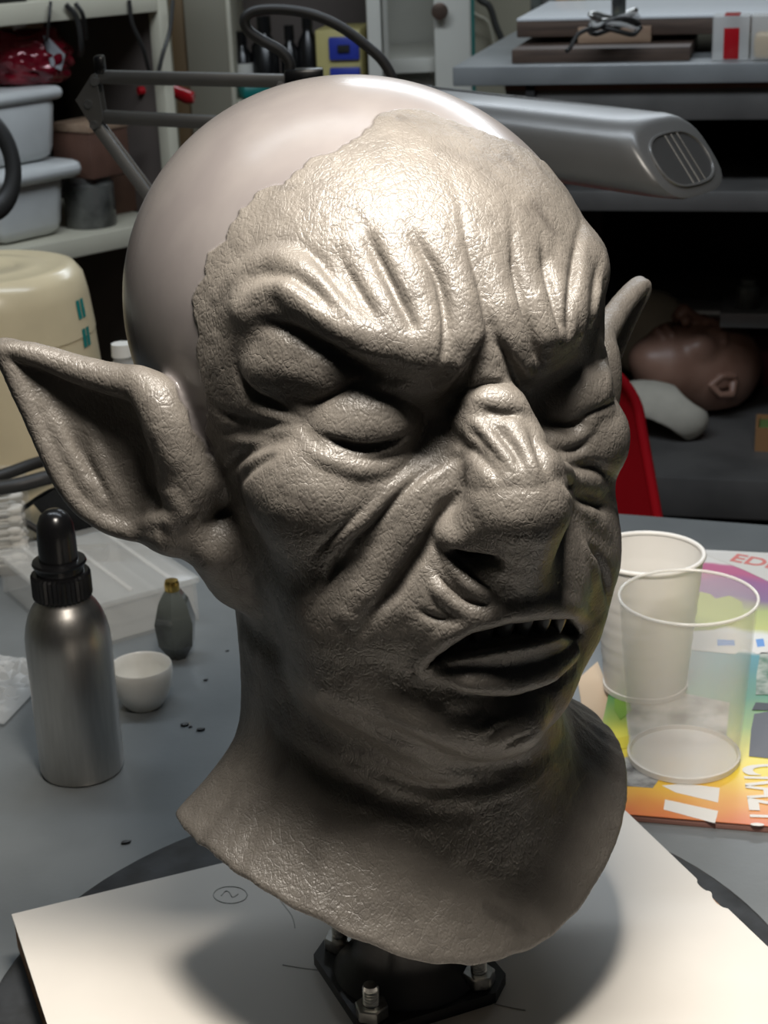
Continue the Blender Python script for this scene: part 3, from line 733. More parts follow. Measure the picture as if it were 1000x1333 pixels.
def openbox(name, sx, sy, h, th, m, parent, flare=0.0):
    """open rectangular tray, wall thickness th"""
    bm = bmesh.new()
    def ring(a, b, z): return [bm.verts.new((x * a / 2, y * b / 2, z)) for x, y in ((-1, -1), (1, -1), (1, 1), (-1, 1))]
    o0, o1 = ring(sx, sy, 0), ring(sx + flare, sy + flare, h); i1, i0 = ring(sx + flare - 2 * th, sy + flare - 2 * th, h), ring(sx - 2 * th, sy - 2 * th, th)
    bm.faces.new(o0[::-1]); bm.faces.new(i0)
    for A, B in ((o0, o1), (o1, i1), (i1, i0)):
        for k in range(4): bm.faces.new((A[k], A[(k + 1) % 4], B[(k + 1) % 4], B[k]))
    return finish(name, bm, m, parent, 20)
# clear acrylic box behind the bottle
pa = atz(165, 800, T); ab = thing('clear_acrylic_box', 'clear plastic box with a lid behind the aluminium bottle', 'box', (pa[0] - 0.025, pa[1] + .02, T), math.radians(32))
openbox('box_body', 0.105, 0.15, 0.032, 0.002, CLEAR, ab)
boxobj('lid', (0, 0, 0.0345), (0.11, 0.155, 0.005), CLEAR, ab, bevel=0.0012)
for dx in (-.034, 0, .034): boxobj('lid_rib', (dx, 0, 0.0378), (0.004, 0.14, 0.002), CLEAR, ab, bevel=0.0005)
# dropper bottle with brass knob
pdp = atz(232, 855, T); db = thing('faceted_glass_flask', 'grey faceted flask with a brass knob behind the white bowl', 'flask', pdp, 0.5)
bm = bmesh.new(); lathe(bm, [(0, 0), (.007, 0), (.0145, .012), (.0165, .030), (.012, .046), (.0065, .0545), (0, .0545)], 6); finish('body', bm, GLASSD, db, 20)
bm = bmesh.new(); lathe(bm, [(0, .0535), (.0052, .0535), (.0056, .055), (.0056, .060), (.0048, .0625), (0, .0632)], 24); finish('knob', bm, BRASS, db, 40)

# cotton-swab box
ps = atz(-8, 742, T); sb = thing('swab_box', 'clear plastic box holding cotton swabs at the table edge', 'box', (ps[0] + .001, ps[1] + .02, T), 0.15)
openbox('box_body', 0.058, 0.075, 0.074, 0.0015, CLEAR, sb)
sw = None
for i in range(5):
    for j in range(7):
        name = 'cotton_swab'
        if sw is None:
            bm = bmesh.new(); tube(bm, [(-.036, 0, 0), (.016, 0, 0)], 0.0011, 6); stick = finish('stick', bm, CERAM, None, 40)
            bm = bmesh.new(); lathe(bm, [(0, 0), (.0016, .001), (.0028, .004), (.0031, .008), (.0024, .0115), (0, .013)], 12)
            tip = finish('cotton_tip', bm, COTTON, None, 60); tip.rotation_euler = (0, math.pi / 2, 0); tip.location = (0.0135, 0, 0)
            root = thing('cotton_swab', 'white cotton swab lying in the clear swab box', 'swab', (0, 0, 0), 0, 'cotton swabs in the box')
            stick.parent = root; tip.parent = root; sw = (root, stick, tip); r = root
        else:
            r = sw[0].copy(); COL.objects.link(r)
            for ch in sw[1:]:
                c2 = ch.copy(); COL.objects.link(c2); c2.parent = r
        rr = random.Random(i * 9 + j)
        off = Matrix.Rotation(0.15, 3, 'Z') @ Vector((-.0005 + rr.uniform(-.002, .001), -0.029 + i * 0.0145 * 1.0 + rr.uniform(-.003, .003), 0.0062 + j * 0.0082))
        r.location = Vector(sb.location) + off; r.rotation_euler = (0, rr.uniform(-.05, .05), 0.15 + rr.uniform(-.1, .1))
# clear bag at the frame edge
def crumpled(bm, nx, ny, sx, sy, h, seed):
    r = random.Random(seed); g = [[bm.verts.new(((i / nx - .5) * sx, (j / ny - .5) * sy, 0.002 + h * r.random() * math.sin(math.pi * i / nx) * math.sin(math.pi * j / ny) ** .5 + .0005)) for j in range(ny + 1)] for i in range(nx + 1)]
    b = [[bm.verts.new(((i / nx - .5) * sx, (j / ny - .5) * sy, 0.0)) for j in (0, ny)] for i in (0, nx)]
    for i in range(nx):
        for j in range(ny): bm.faces.new((g[i][j], g[i + 1][j], g[i + 1][j + 1], g[i][j + 1]))
    return g
pg = atz(-5, 900, T); bm = bmesh.new(); crumpled(bm, 14, 16, .07, .10, .016, 3)
bmesh.ops.solidify(bm, geom=bm.faces[:], thickness=0.0006)
tag(finish('plastic_bag', bm, FROST, None, 25, (pg[0] - .004, pg[1], T + .0005), (0, 0, -.25)), 'clear crumpled plastic bag lying left of the aluminium bottle', 'bag')

# cream canister
pc = np.array([-0.352, 1.475]); can = thing('cream_canister', 'cream plastic canister with rounded lid and green mark', 'canister', (pc[0], pc[1], T))
zt = aty(60, 335, 1.475)[2] - T; k = .102
bm = bmesh.new(); lathe(bm, [(0, 0), (k, 0), (k * 1.03, .004), (k * .93, zt * .70), (k * .925, zt * .715), (0, zt * .715)], 72); finish('body', bm, CREAM, can, 40)
bm = bmesh.new(); lathe(bm, [(0, zt * .7155), (k * .935, zt * .7155), (k * .90, zt * .86), (k * .87, zt * .925), (k * .80, zt * .965), (k * .70, zt * .975), (k * .62, zt * .962), (k * .5, zt * .975), (k * .3, zt * .975), (k * .27, zt * .965), (0, zt * .962)], 72); lid = finish('lid', bm, CREAM, can, 60)
for (dz, da) in ((0.0, 0), (0.0, .085), (-.026, .01), (-.026, .09)):
    a0 = -0.36 + da; bm = bmesh.new(); rows = []
    for zz in (zt * .785 + dz, zt * .785 + dz + .017):
        rr = k * (.935 - .035 * (zz / zt - .7155) / .145 if zz / zt > .7155 else .93 + .005) + .0006
        rows.append([bm.verts.new((rr * math.cos(a), rr * math.sin(a), zz)) for a in np.linspace(a0, a0 + .065, 4)])
    for q in range(3): bm.faces.new((rows[0][q], rows[0][q + 1], rows[1][q + 1], rows[1][q]))
    finish('green_mark', bm, TEAL, can, 60)

q = aty(158, 447, 1.40); hq = q[2] - T; fb = thing('frosted_bottle', 'tall slim frosted bottle standing between the cream canister and the bust', 'bottle', (q[0], q[1], T))
bm = bmesh.new(); lathe(bm, [(0, 0), (.012, 0), (.0125, .002), (.0125, hq * .86), (.008, hq * .92), (.008, hq * .94), (0, hq * .94)], 28); finish('body', bm, FROST, fb, 40)
bm = bmesh.new(); lathe(bm, [(0, hq * .935), (.0095, hq * .935), (.009, hq), (0, hq)], 24); finish('cap', bm, CERAM, fb, 40)
# black cables lying past the canister, and the black sprayer trigger behind the bottle
CAB1 = tag(tubeobj('black_cable', [aty(-40, 632, 1.30), aty(10, 616, 1.32), aty(50, 602, 1.34), aty(90, 594, 1.36), aty(150, 610, 1.38), atz(230, 690, T + .005)], .0052, RUBBER, None, 12), 'upper thick black cable passing in front of the cream canister', 'cable')
CAB2 = tag(tubeobj('black_cable', [aty(-40, 640, 1.28), aty(20, 632, 1.30), aty(60, 622, 1.31), aty(95, 616, 1.33), aty(160, 640, 1.36), atz(225, 700, T + .006)], .0062, RUBBER, None, 12), 'lower thick black cable passing in front of the cream canister', 'cable')
tg = thing('spring_clamp', 'black plastic clamp with thin looped handles behind the aluminium bottle', 'clamp', atz(120, 716, T))
ty = float(tg.location[1])
def rel(px, py, dy=0): q = aty(px, py, ty - .03 + dy); return tuple(q - np.array(tg.location))
bm = bmesh.new(); f_ = [rel(x, y) for x, y in ((42, 655), (62, 643), (86, 628), (120, 640), (160, 655), (175, 688), (122, 693), (104, 698), (52, 695), (57, 672))]
b_ = [(p[0] + .004, p[1] + .024, p[2] - .002) for p in f_]
va_ = [bm.verts.new(p) for p in f_]; vb_ = [bm.verts.new(p) for p in b_]
bm.faces.new(va_); bm.faces.new(vb_[::-1])
for q in range(len(f_)): bm.faces.new((va_[q], va_[(q + 1) % len(f_)], vb_[(q + 1) % len(f_)], vb_[q]))
finish('jaw', bm, BLACKPL, tg, 30)
tubeobj('handle', [rel(88, 630, .01), rel(60, 642, .01), rel(36, 658, .01), rel(12, 678, .01)], .0022, BLACKPL, tg, 8)
tubeobj('handle', [rel(-30, 672, .01), rel(0, 674, .01), rel(28, 678, .01), rel(54, 693, .01)], .0032, RUBBER, tg, 8)
boxobj('foot', tuple(np.array(rel(100, 696, .012)) * (1, 1, 0) + (0, 0, .004)), (.05, .02, .010), BLACKPL, tg)

# ------------------------------------------------------------------ on the table, image right: magazine, cups
def magmat():
    m = bpy.data.materials.new('printed_cover'); m.use_nodes = True; nt = m.node_tree; L = nt.links.new; N = nt.nodes.new; b = nt.nodes['Principled BSDF']
    b.inputs['Roughness'].default_value = 0.32
    tc = N('ShaderNodeTexCoord'); sp = N('ShaderNodeSeparateXYZ'); L(tc.outputs['Object'], sp.inputs[0])
    nz = N('ShaderNodeTexNoise'); nz.inputs['Scale'].default_value = 22; L(tc.outputs['Object'], nz.inputs['Vector'])
    ad = N('ShaderNodeMath'); ad.operation = 'MULTIPLY_ADD'; L(nz.outputs[0], ad.inputs[0]); ad.inputs[1].default_value = 0.03; L(sp.outputs[1], ad.inputs[2])
    mr = N('ShaderNodeMapRange'); L(ad.outputs[0], mr.inputs[0]); mr.inputs[1].default_value = 0.015; mr.inputs[2].default_value = 0.435
    r = N('ShaderNodeValToRGB'); L(mr.outputs[0], r.inputs[0]); cr = r.color_ramp
    st = [(0, (.62, .16, .05)), (.06, (.72, .36, .06)), (.14, (.78, .58, .04)), (.22, (.74, .66, .08)), (.29, (.30, .42, .08)), (.38, (.04, .24, .10)), (.50, (.01, .16, .16)), (.56, (.02, .20, .24)), (.575, (.75, .74, .70)), (.64, (.70, .70, .66)), (.66, (.50, .52, .12)), (.74, (.42, .48, .12)), (.79, (.20, .08, .24)), (.87, (.30, .06, .26)), (.91, (.52, .05, .20)), (.955, (.55, .06, .22)), (.965, (.78, .76, .72))]
    while len(cr.elements) < len(st): cr.elements.new(0.5)
    for e, (p, c) in zip(cr.elements, st): e.position = p; e.color = (*c, 1)
    L(r.outputs[0], b.inputs['Base Color']); return m
COVER = magmat(); PAPER = mat('paper_white', (0.74, 0.72, 0.68), 0.5); PAGES = mat('page_edges', (0.40, 0.20, 0.16), 0.7, 0, noise=0.5, nscale=600, stretch=(.02, .02, 8))
INK = mat('black_print', (0.035, 0.036, 0.04), 0.4); GREYI = mat('grey_print', (0.10, 0.10, 0.115), 0.4); REDI = mat('red_print', (0.72, 0.16, 0.13), 0.4); GREENI = mat('green_print', (0.18, 0.34, 0.05), 0.4); BLUEI = mat('blue_print', (0.10, 0.28, 0.65), 0.4); SLIME = mat('olive_print', (0.42, 0.46, 0.12), 0.4)
MU = -0.24; m0 = atz(760, 1064, T)[:2]
mg = thing('comic_magazine', 'bright orange to purple printed magazine lying under the plastic cups', 'magazine', (m0[0], m0[1], T), MU)
mu = np.array([math.cos(MU), math.sin(MU)]); mv = np.array([-mu[1], mu[0]])
def ml(px, py): q = atz(px, py, T + .0052)[:2] - m0; return q @ mu, q @ mv
bm = bmesh.new(); box(bm, (.20, .215, .0024), (.40, .43, .0048), 0, 0.0004); finish('pages', bm, PAGES, mg, 30)
bm = bmesh.new(); box(bm, (.20, .215, .0050), (.401, .431, .0005)); finish('cover', bm, COVER, mg, 30)
def patch(name, pix, m, z=.00530, h=.00012):
    bm = bmesh.new(); prism(bm, [ml(*q) for q in pix], z, z + h); return finish(name, bm, m, mg, 20)
patch('printed_bar', [(866, 1041), (935, 1056), (931, 1072), (864, 1054)], PAPER)
patch('printed_bar', [(862, 1023), (890, 1020), (937, 1026), (935, 1045), (880, 1032)], PAPER)
patch('printed_panel', [(800, 1005), (815, 985), (860, 1012), (850, 1026), (806, 1023)], mat('grey_comic_print', (.40, .40, .39), .4, 0, color2=(.12, .12, .12), nscale=90))
patch('printed_panel', [(812, 905), (868, 898), (950, 915), (946, 960), (900, 985), (822, 985)], mat('comic_print', (.66, .65, .61), .4, 0, color2=(.16, .17, .16), nscale=42))
patch('printed_leaf', [(800, 905), (818, 902), (822, 925), (808, 938), (800, 925)], GREENI, .0055)
patch('printed_leaf', [(802, 962), (820, 958), (818, 974), (806, 976)], mat('yellow_print', (.66, .56, .05), .4), .0055)
patch('printed_panel', [(975, 985), (978, 950), (982, 930), (1010, 925), (1040, 985), (1020, 990)], GREYI, .0055)
patch('printed_panel', [(979, 925), (984, 915), (1030, 918), (1030, 926)], INK, .0056)
patch('printed_panel', [(985, 880), (990, 850), (1030, 850), (1030, 905), (984, 905)], mat('stripe_print', (.55, .56, .50), .4, 0, color2=(.03, .12, .06), nscale=60), .0055)
patch('printed_panel', [(955, 835), (968, 832), (1030, 838), (1030, 850), (985, 852)], PAPER, .0055)
patch('printed_panel', [(895, 846), (958, 852), (972, 838), (970, 825), (900, 822)], PAPER, .00545)
patch('printed_blob', [(896, 776), (912, 771), (925, 774), (932, 780), (950, 776), (966, 784), (968, 800), (955, 812), (930, 820), (898, 822)], SLIME, .0055)
patch('printed_bar', [(934, 833), (956, 834), (957, 841), (934, 841)], BLUEI, .0056); patch('printed_bar', [(984, 833), (994, 832), (996, 842), (986, 843)], BLUEI, .0056)
patch('printed_panel', [(912, 720), (1030, 720), (1050, 780), (1000, 757), (968, 742)], PAPER, .0054)
def text(s, m, px, py, ang_, size, name='lettering'):
    cu = bpy.data.curves.new('t', 'FONT'); cu.body = s; cu.size = size; cu.extrude = .00008; cu.offset = size * .018
    o = bpy.data.objects.new('t', cu); COL.objects.link(o); bpy.context.view_layer.update()
    me = bpy.data.meshes.new_from_object(o.evaluated_get(bpy.context.evaluated_depsgraph_get())); bpy.data.objects.remove(o, do_unlink=True)
    me.materials.clear(); o = link_mesh(name, me, m, mg); x, y = ml(px, py); o.location = (x, y, .0057); o.rotation_euler = (0, 0, ang_); return o
text('CRAZY!', PAPER, 968, 994, -math.pi / 2 + .10, .052).scale = (.42, 1, 1)
text('EDITION', REDI, 948, 730, -.35, .024)
# a loose beige sheet under the magazine's far left corner
ls = np.array([atz(x, y, T)[:2] for x, y in ((752, 885), (778, 862), (806, 930), (800, 1005), (770, 1000))])
bm = bmesh.new(); c0 = ls.mean(0); prism(bm, [tuple(p - c0) for p in ls], 0, .0006)
tag(finish('beige_sheet', bm, mat('beige_paper', (.62, .47, .32), .6), None, 20, (c0[0], c0[1], T)), 'loose beige sheet of paper beside the magazine', 'paper')

def cup(pos, rb, rt, h, wall, base_m, name, label, ribs=0, rim_r=.0016, bandm=None):
    c = thing(name, label, 'cup', pos)
    prof = [(rb, .0035)]; n = 24
    for i in range(n + 1):
        t = i / n; prof.append((rb + (rt - rb) * t + (.0004 * math.sin(t * 2 * math.pi * ribs) if ribs and .2 < t < .8 else 0), .0035 + (h - .0035) * t))
    inner = [(r - .0007, z) for r, z in prof[::-1]]
    bm = bmesh.new(); lathe(bm, prof + inner, 72, True); finish('wall', bm, wall, c, 60)
    bm = bmesh.new(); lathe(bm, [(rb - .001, 0), (rb + .0006, .0004), (rb + .0009, .0042), (rb - .0008, .0046), (rb - .0016, .0020), (0, .0020), (0, .0012), (rb - .002, .0012)], 72, True); finish('base', bm, base_m, c, 60)
    bm = bmesh.new(); lathe(bm, [(rt + rim_r * math.cos(a), h + rim_r * math.sin(a)) for a in np.linspace(0, 2 * math.pi, 10, endpoint=False)], 72, True); finish('rim', bm, bandm or base_m, c, 60)
    return c
RIMC = mat('clear_rim', (0.9, 0.88, 0.83), 0.15, 0, alpha=0.55, spec=0.7)
p1_ = atz(890, 985, T + .0055); slant = np.linalg.norm(p1_ - CAM)
cup(p1_, 69 / FPX * slant, 91 / FPX * slant * .92, .112, CLEAR, MILKY, 'clear_plastic_cup', 'clear plastic cup with a milky bottom on the magazine', 0, .0011, RIMC)
p2_ = atz(840, 893, T + .0055); slant = np.linalg.norm(p2_ - CAM)
cup(p2_, 52 / FPX * slant, 74 / FPX * slant * .93, .100, CUPW, CUPW, 'white_plastic_cup', 'white ribbed plastic cup behind the clear cup', 9, .0017)

# red chair behind the table
rc = thing('red_chair', 'glossy red moulded plastic chair behind the table', 'chair', (0.085, 1.72, 0), 0.35)
prof = []
bm = bmesh.new(); g = []
cx_, cz_ = 0.16, 0
W_, top_ = .23, aty(822, 452, 1.66)[2]
ny_, nx_ = 20, 14
for j in range(ny_ + 1):
    t = j / ny_; row = []
    z = .44 + (top_ - .44) * t; wd = W_ * (1 - .14 * t - .55 * max(0, t - .80) ** 1.6 * 6); back = -.06 + .10 * t
    for i in range(nx_ + 1):
        u = i / nx_ * 2 - 1; row.append(bm.verts.new((u * wd, back - .05 * u * u, z - .02 * u ** 4)))
    g.append(row)
for j in range(ny_):
    for i in range(nx_): bm.faces.new((g[j][i], g[j][i + 1], g[j + 1][i + 1], g[j + 1][i]))
bmesh.ops.solidify(bm, geom=bm.faces[:], thickness=.007); finish('backrest', bm, RED, rc, 50)
e_ = [g_ for g_ in range(ny_ + 1)]
def brow(j, u):
    t = j / ny_; z = .44 + (top_ - .44) * t; wd = W_ * (1 - .14 * t - .55 * max(0, t - .80) ** 1.6 * 6); return (u * wd, -.06 + .10 * t - .05 * u * u, z - .02 * u ** 4)
tubeobj('edge_roll', [brow(j, 1) for j in e_] + [brow(ny_, u) for u in np.linspace(.8, -.8, 9)] + [brow(j, -1) for j in e_[::-1]], .006, RED, rc, 10, 2)
bm = bmesh.new(); box(bm, (0, -.24, .435), (.44, .40, .02), 0, .008); finish('seat', bm, RED, rc, 40)
for sx in (-1, 1):
    tubeobj('leg', [(sx * .17, -.40, .43), (sx * .21, -.44, .008)], .012, STEEL, rc, 10, 2); tubeobj('leg', [(sx * .17, -.09, .43), (sx * .21, -.02, .008)], .012, STEEL, rc, 10, 2)
# ------------------------------------------------------------------ the swing-arm lamp behind the bust
LY = 1.32
lb = atz(470, 705, T); lp = thing('swing_arm_lamp', 'grey swing-arm desk lamp with long silver head behind the bust', 'lamp', lb)
lo = np.array(lb)
def lr(px, py, Y=LY): return np.array(aty(px, py, Y)) - lo
def bar(name, a, b, w, d, m, parent):
    a, b = Vector(tuple(a)), Vector(tuple(b)); bm = bmesh.new(); box(bm, (0, 0, 0), ((b - a).length, d, w), 0, min(w, d) * .12)
    o = finish(name, bm, m, parent, 30); q = (b - a).to_track_quat('X', 'Z'); o.location = (a + b) / 2; o.rotation_euler = q.to_euler(); return o
bar('upper_arm', lr(128, 100), lr(398, 106), .0100, .010, LAMPG, lp)
bar('upper_arm', lr(135, 152), lr(420, 166), .0100, .010, LAMPG, lp)
for d in (-.007, .007):
    a = lr(127, 162) + (0, d, 0); bar('lower_arm', a, np.array([d * .3, d, .06]), .0085, .0045, LAMPG, lp)
bar('lower_arm_web', lr(130, 165), np.array([0, 0, .06]), .006, .012, LAMPH, lp)
for d in (-.011, .011):
    bm = bmesh.new(); P = [lr(x, y) + (0, d, 0) for x, y in ((101, 128), (122, 95), (127, 94), (137, 152), (134, 163), (123, 164))]
    A = [bm.verts.new(tuple(p)) for p in P]; B = [bm.verts.new(tuple(p + (0, .002, 0))) for p in P]
    bm.faces.new(A); bm.faces.new(B[::-1])
    for k in range(len(P)): bm.faces.new((A[k], A[(k + 1) % len(P)], B[(k + 1) % len(P)], B[k]))
    finish('hinge_plate', bm, LAMPG, lp, 20)
for x, y in ((118, 133), (125, 160), (126, 104)):
    c0 = lr(x, y); bm = bmesh.new(); tube(bm, [c0 + (0, -.014, 0), c0 + (0, .014, 0)], .0032, 12); finish('hinge_pin', bm, STEEL, lp, 30)
c0 = lr(132, 80); boxobj('knob', tuple(lr(130, 84)), (.008, .012, .014), BLACKPL, lp, bevel=.002)
boxobj('elbow', tuple(lr(396, 101)), (.03, .016, .014), BLACKPL, lp, bevel=.002)
c0 = lr(366, 110); bm = bmesh.new(); tube(bm, [c0 + (0, -.008, 0), c0 + (0, .008, 0)], .003, 12); finish('hinge_pin', bm, STEEL, lp, 30)
bm = bmesh.new(); lathe(bm, [(0, 0), (.05, 0), (.052, .004), (.05, .012), (.02, .016), (.014, .03), (.014, .07), (0, .07)], 40); finish('base', bm, LAMPG, lp, 40)
bm = bmesh.new(); tube(bm, [lr(376, 99), lr(377, 82), lr(365, 66), lr(340, 52), lr(322, 38), lr(320, 22), lr(338, 13), lr(375, 13), lr(410, 20), lr(445, 36), lr(480, 62), lr(500, 82), lr(512, 108), lr(505, 130)], .0042, 10, True, 8); finish('cable', bm, RUBBER, lp, 60)
# head: lofted shell running to the right and towards the viewer
a0 = np.array(aty(470, 150, 1.40)) - lo; a1 = np.array(aty(884, 204, 1.20)) - lo; ax = (a1 - a0) / np.linalg.norm(a1 - a0)
side = np.cross(ax, (0, 0, 1.0)); side /= np.linalg.norm(side); upv = np.cross(side, ax)
bm = bmesh.new(); n = 28; rings = []
L_ = np.linalg.norm(a1 - a0)
def sect(t, hh, ww, lift, lean=0.0):
    c = a0 + ax * (L_ * t) + upv * lift; out = []
    for k in range(n):
        a = 2 * math.pi * k / n; cx, cy = math.cos(a), math.sin(a)
        u = math.copysign(abs(cx) ** .6, cx) * ww; v = math.copysign(abs(cy) ** .7, cy) * hh
        if v < 0: u *= 1.0
        out.append(c + side * u + upv * v + ax * (lean * -v))
    return out
S = [sect(0, .020, .034, 0), sect(.02, .026, .040, 0), sect(.5, .0265, .044, 0), sect(.86, .0270, .046, 0, .2), sect(.94, .0270, .046, 0, .5), sect(.985, .0262, .0455, 0, .8), sect(1.0, .0245, .044, 0, .85), sect(1.004, .0215, .041, 0, .85)]
for s_ in S: rings.append([bm.verts.new(tuple(p)) for p in s_])
for A, B in zip(rings, rings[1:]):
    for k in range(n): bm.faces.new((A[k], A[(k + 1) % n], B[(k + 1) % n], B[k]))
bm.faces.new(rings[0][::-1]); bm.faces.new(rings[-1]); hd = finish('lamp_head', bm, LAMPH, lp, 60)
# dark cap on the solid end, coloured as the grip opening's shade, with ribs
def endp(u, v, out=.0): return a0 + ax * (L_ * 1.004 - .85 * v + out) + upv * v + side * u
outl = [endp(.034 * math.copysign(abs(math.cos(a)) ** .7, math.cos(a)), -.001 + .0165 * math.copysign(abs(math.sin(a)) ** .8, math.sin(a))) for a in np.linspace(0, 2 * math.pi, 24, endpoint=False)]
bm = bmesh.new(); A = [bm.verts.new(tuple(p + ax * .0006)) for p in outl]; B = [bm.verts.new(tuple(p - ax * .02)) for p in outl]; bm.faces.new(A)
for k in range(24): bm.faces.new((A[k], B[k], B[(k + 1) % 24], A[(k + 1) % 24]))
gr = finish('grip_opening_shade', bm, mat('recess_shade', (.05, .05, .05), .4), hd, 30)
tubeobj('opening_rim', [tuple(p + ax * .0006) for p in outl] + [tuple(outl[0] + ax * .0006)], .0014, LAMPH, hd, 6, 2)
for u in (-.012, -.004, .004): tubeobj('rib', [tuple(endp(u, -.0165, .001)), tuple(endp(u, -.003, .001)), tuple(endp(u, .0145, .001))], .0009, LAMPG, hd, 6, 2)
for u in (-.018, -.012): tubeobj('top_groove', [tuple(a0 + ax * L_ * t + side * u + upv * (.0262)) for t in (.05, .5, .9)], .0007, LAMPG, hd, 6, 2)

# ------------------------------------------------------------------ rack on the right
RA = math.atan2(-.24, .97); ru = np.array([math.cos(RA), math.sin(RA)]); rv = np.array([-ru[1], ru[0]]); r0 = np.array([0.12, 2.338])
rk = thing('metal_rack', 'dark metal storage rack with a grey top behind the red chair', 'rack', (r0[0], r0[1], 0), RA)
zt_, zm, zl = T + .30, T + .13, T - .27
boxobj('top_slab', (.55, .30, zt_ - .013), (1.10, .62, .026), RACKT, rk, bevel=.002)
boxobj('wood_strip', (.58, .012, zt_ - .030), (1.02, .02, .008), mat('brown_strip', (.13, .06, .035), .6), rk, bevel=.001)
boxobj('apron', (.58, .018, zt_ - .055), (1.02, .02, .042), RACKM, rk, bevel=.001)
boxobj('middle_shelf', (.60, .30, zm - .014), (.98, .60, .028), RACKM, rk, bevel=.002)
zi = T + .195
boxobj('inner_shelf', (.60, .47, zi - .008), (.97, .24, .016), RACKM, rk, bevel=.001)
boxobj('lower_shelf', (.60, .28, zl - .03), (.98, .64, .06), RACKM, rk, bevel=.002)
boxobj('back_panel', (.60, .61, .51), (.98, .01, 1.00), SHADE_BLACK, rk, bevel=0)
boxobj('side_panel', (1.09, .30, .52), (.02, .60, 1.04), SHADE_BLACK, rk, bevel=0)
boxobj('side_panel', (.105, .30, .52), (.012, .60, 1.02), SHADE_BLACK, rk, bevel=0)
for x in (.13, 1.07):
    for y in (.03, .57): boxobj('post', (x, y, (zt_ - .03) / 2), (.035, .035, zt_ - .03), RACKM, rk)
def rloc(u, v): q = r0 + ru * u + rv * v; return q
def on_rack(px, py, z): return atz(px, py, z)
def rbox(name, label, cat, px0, px1, py, h, depth, z, m, group=None, off=0.0, parent=None):
    """a box standing on height z, its front lower edge seen between two pixels"""
    a, b = atz(px0, py, z)[:2], atz(px1, py, z)[:2]; wdt = np.linalg.norm(b - a) ; c = (a + b) / 2 + rv * depth / 2
    o = boxobj(name, (c[0], c[1], z + h / 2), (wdt, depth, h), m, None, RA, .0015); return tag(o, label, cat, group) if label else o
# planks on the rack top
rbox('dark_plank', 'wide dark brown plank lying on the grey rack top', 'plank', 670, 896, 81, .0185, .19, zt_, DARKW)
pk = rbox('white_topped_board', 'white-topped thick board resting on blocks behind the planks', 'board', 684, 1120, 45, .022, .34, zt_ + .0275, DARKW)
a, b = atz(684, 45, zt_ + .0275)[:2], atz(1120, 45, zt_ + .0275)[:2]; c = (a + b) / 2 + rv * .17
o = boxobj('white_top', (0, 0, .0130), (np.linalg.norm(b - a), .34, .004), mat('white_worktop', (.62, .64, .66), .3), pk, 0, .0008)
for px in (700, 960):
    q = atz(px, 58, zt_ + .009); boxobj('block', tuple(np.array((Matrix.Rotation(-RA, 3, 'Z') @ (Vector((q[0], q[1], 0)) - Vector((pk.location[0], pk.location[1], 0)))).to_tuple()) + (0, .06, -.0248)), (.014, .03, .0275), SHADE_BLACK, pk, 0, .001)
rbox('pale_wood_block', 'pale wooden block lying on the dark brown plank', 'block', 754, 846, 56, .022, .035, zt_ + .0185, PALEW)
# wrapped bundle on the block
qb = atz(800, 42, zt_ + .041); bw = thing('wire_bundle', 'clump of clear film and dark wire on the wooden block', 'bundle', (qb[0], qb[1], zt_ + .0385))
for k in range(5):
    r = random.Random(k); P = [(.030 * math.cos(t + k) * (1 + .2 * r.random()), .02 * math.sin(t + k * 1.3), .006 + .022 * (k / 5) + .006 * math.sin(2 * t + k)) for t in np.linspace(0, 2 * math.pi, 9)]
    tubeobj('wire_loop', P, .0035, [RUBBER, FROST, RUBBER, FROST, STEEL][k], bw, 7, 4)
tubeobj('wire_tail', [(-.025, -.01, .012), (-.05, -.02, .004), (-.062, -.03, -.012), (-.068, -.034, -.016)], .003, RUBBER, bw, 7, 4)
boxobj('stem', (.005, .0, .045), (.018, .014, .06), GLASSD, bw)
# small clear boxes with red and yellow contents
for (x0, x1, m, lab) in ((927, 974, RED, 'small clear box with a red strip standing on the rack'), (977, 1034, mat('amber', (.42, .25, .03), .4), 'small clear box with amber contents standing on the rack')):
    a, b = atz(x0, 79, zt_)[:2], atz(x1, 79, zt_)[:2]; wdt = np.linalg.norm(b - a); c = (a + b) / 2 + rv * .025
    o = thing('small_clear_box', lab, 'box', (c[0], c[1], zt_), RA)
    boxobj('shell', (0, 0, .029), (wdt, .05, .056), FROST, o, 0, .001)
    if m is RED: boxobj('red_strip', (.001, -.0255, .022), (wdt * .42, .0015, .040), m, o, 0, .0003); boxobj('red_strip', (.001, -.002, .0578), (wdt * .42, .046, .0015), m, o, 0, .0003)
    else: boxobj('contents', (0, 0, .018), (wdt * .86, .044, .032), m, o, 0, .006)
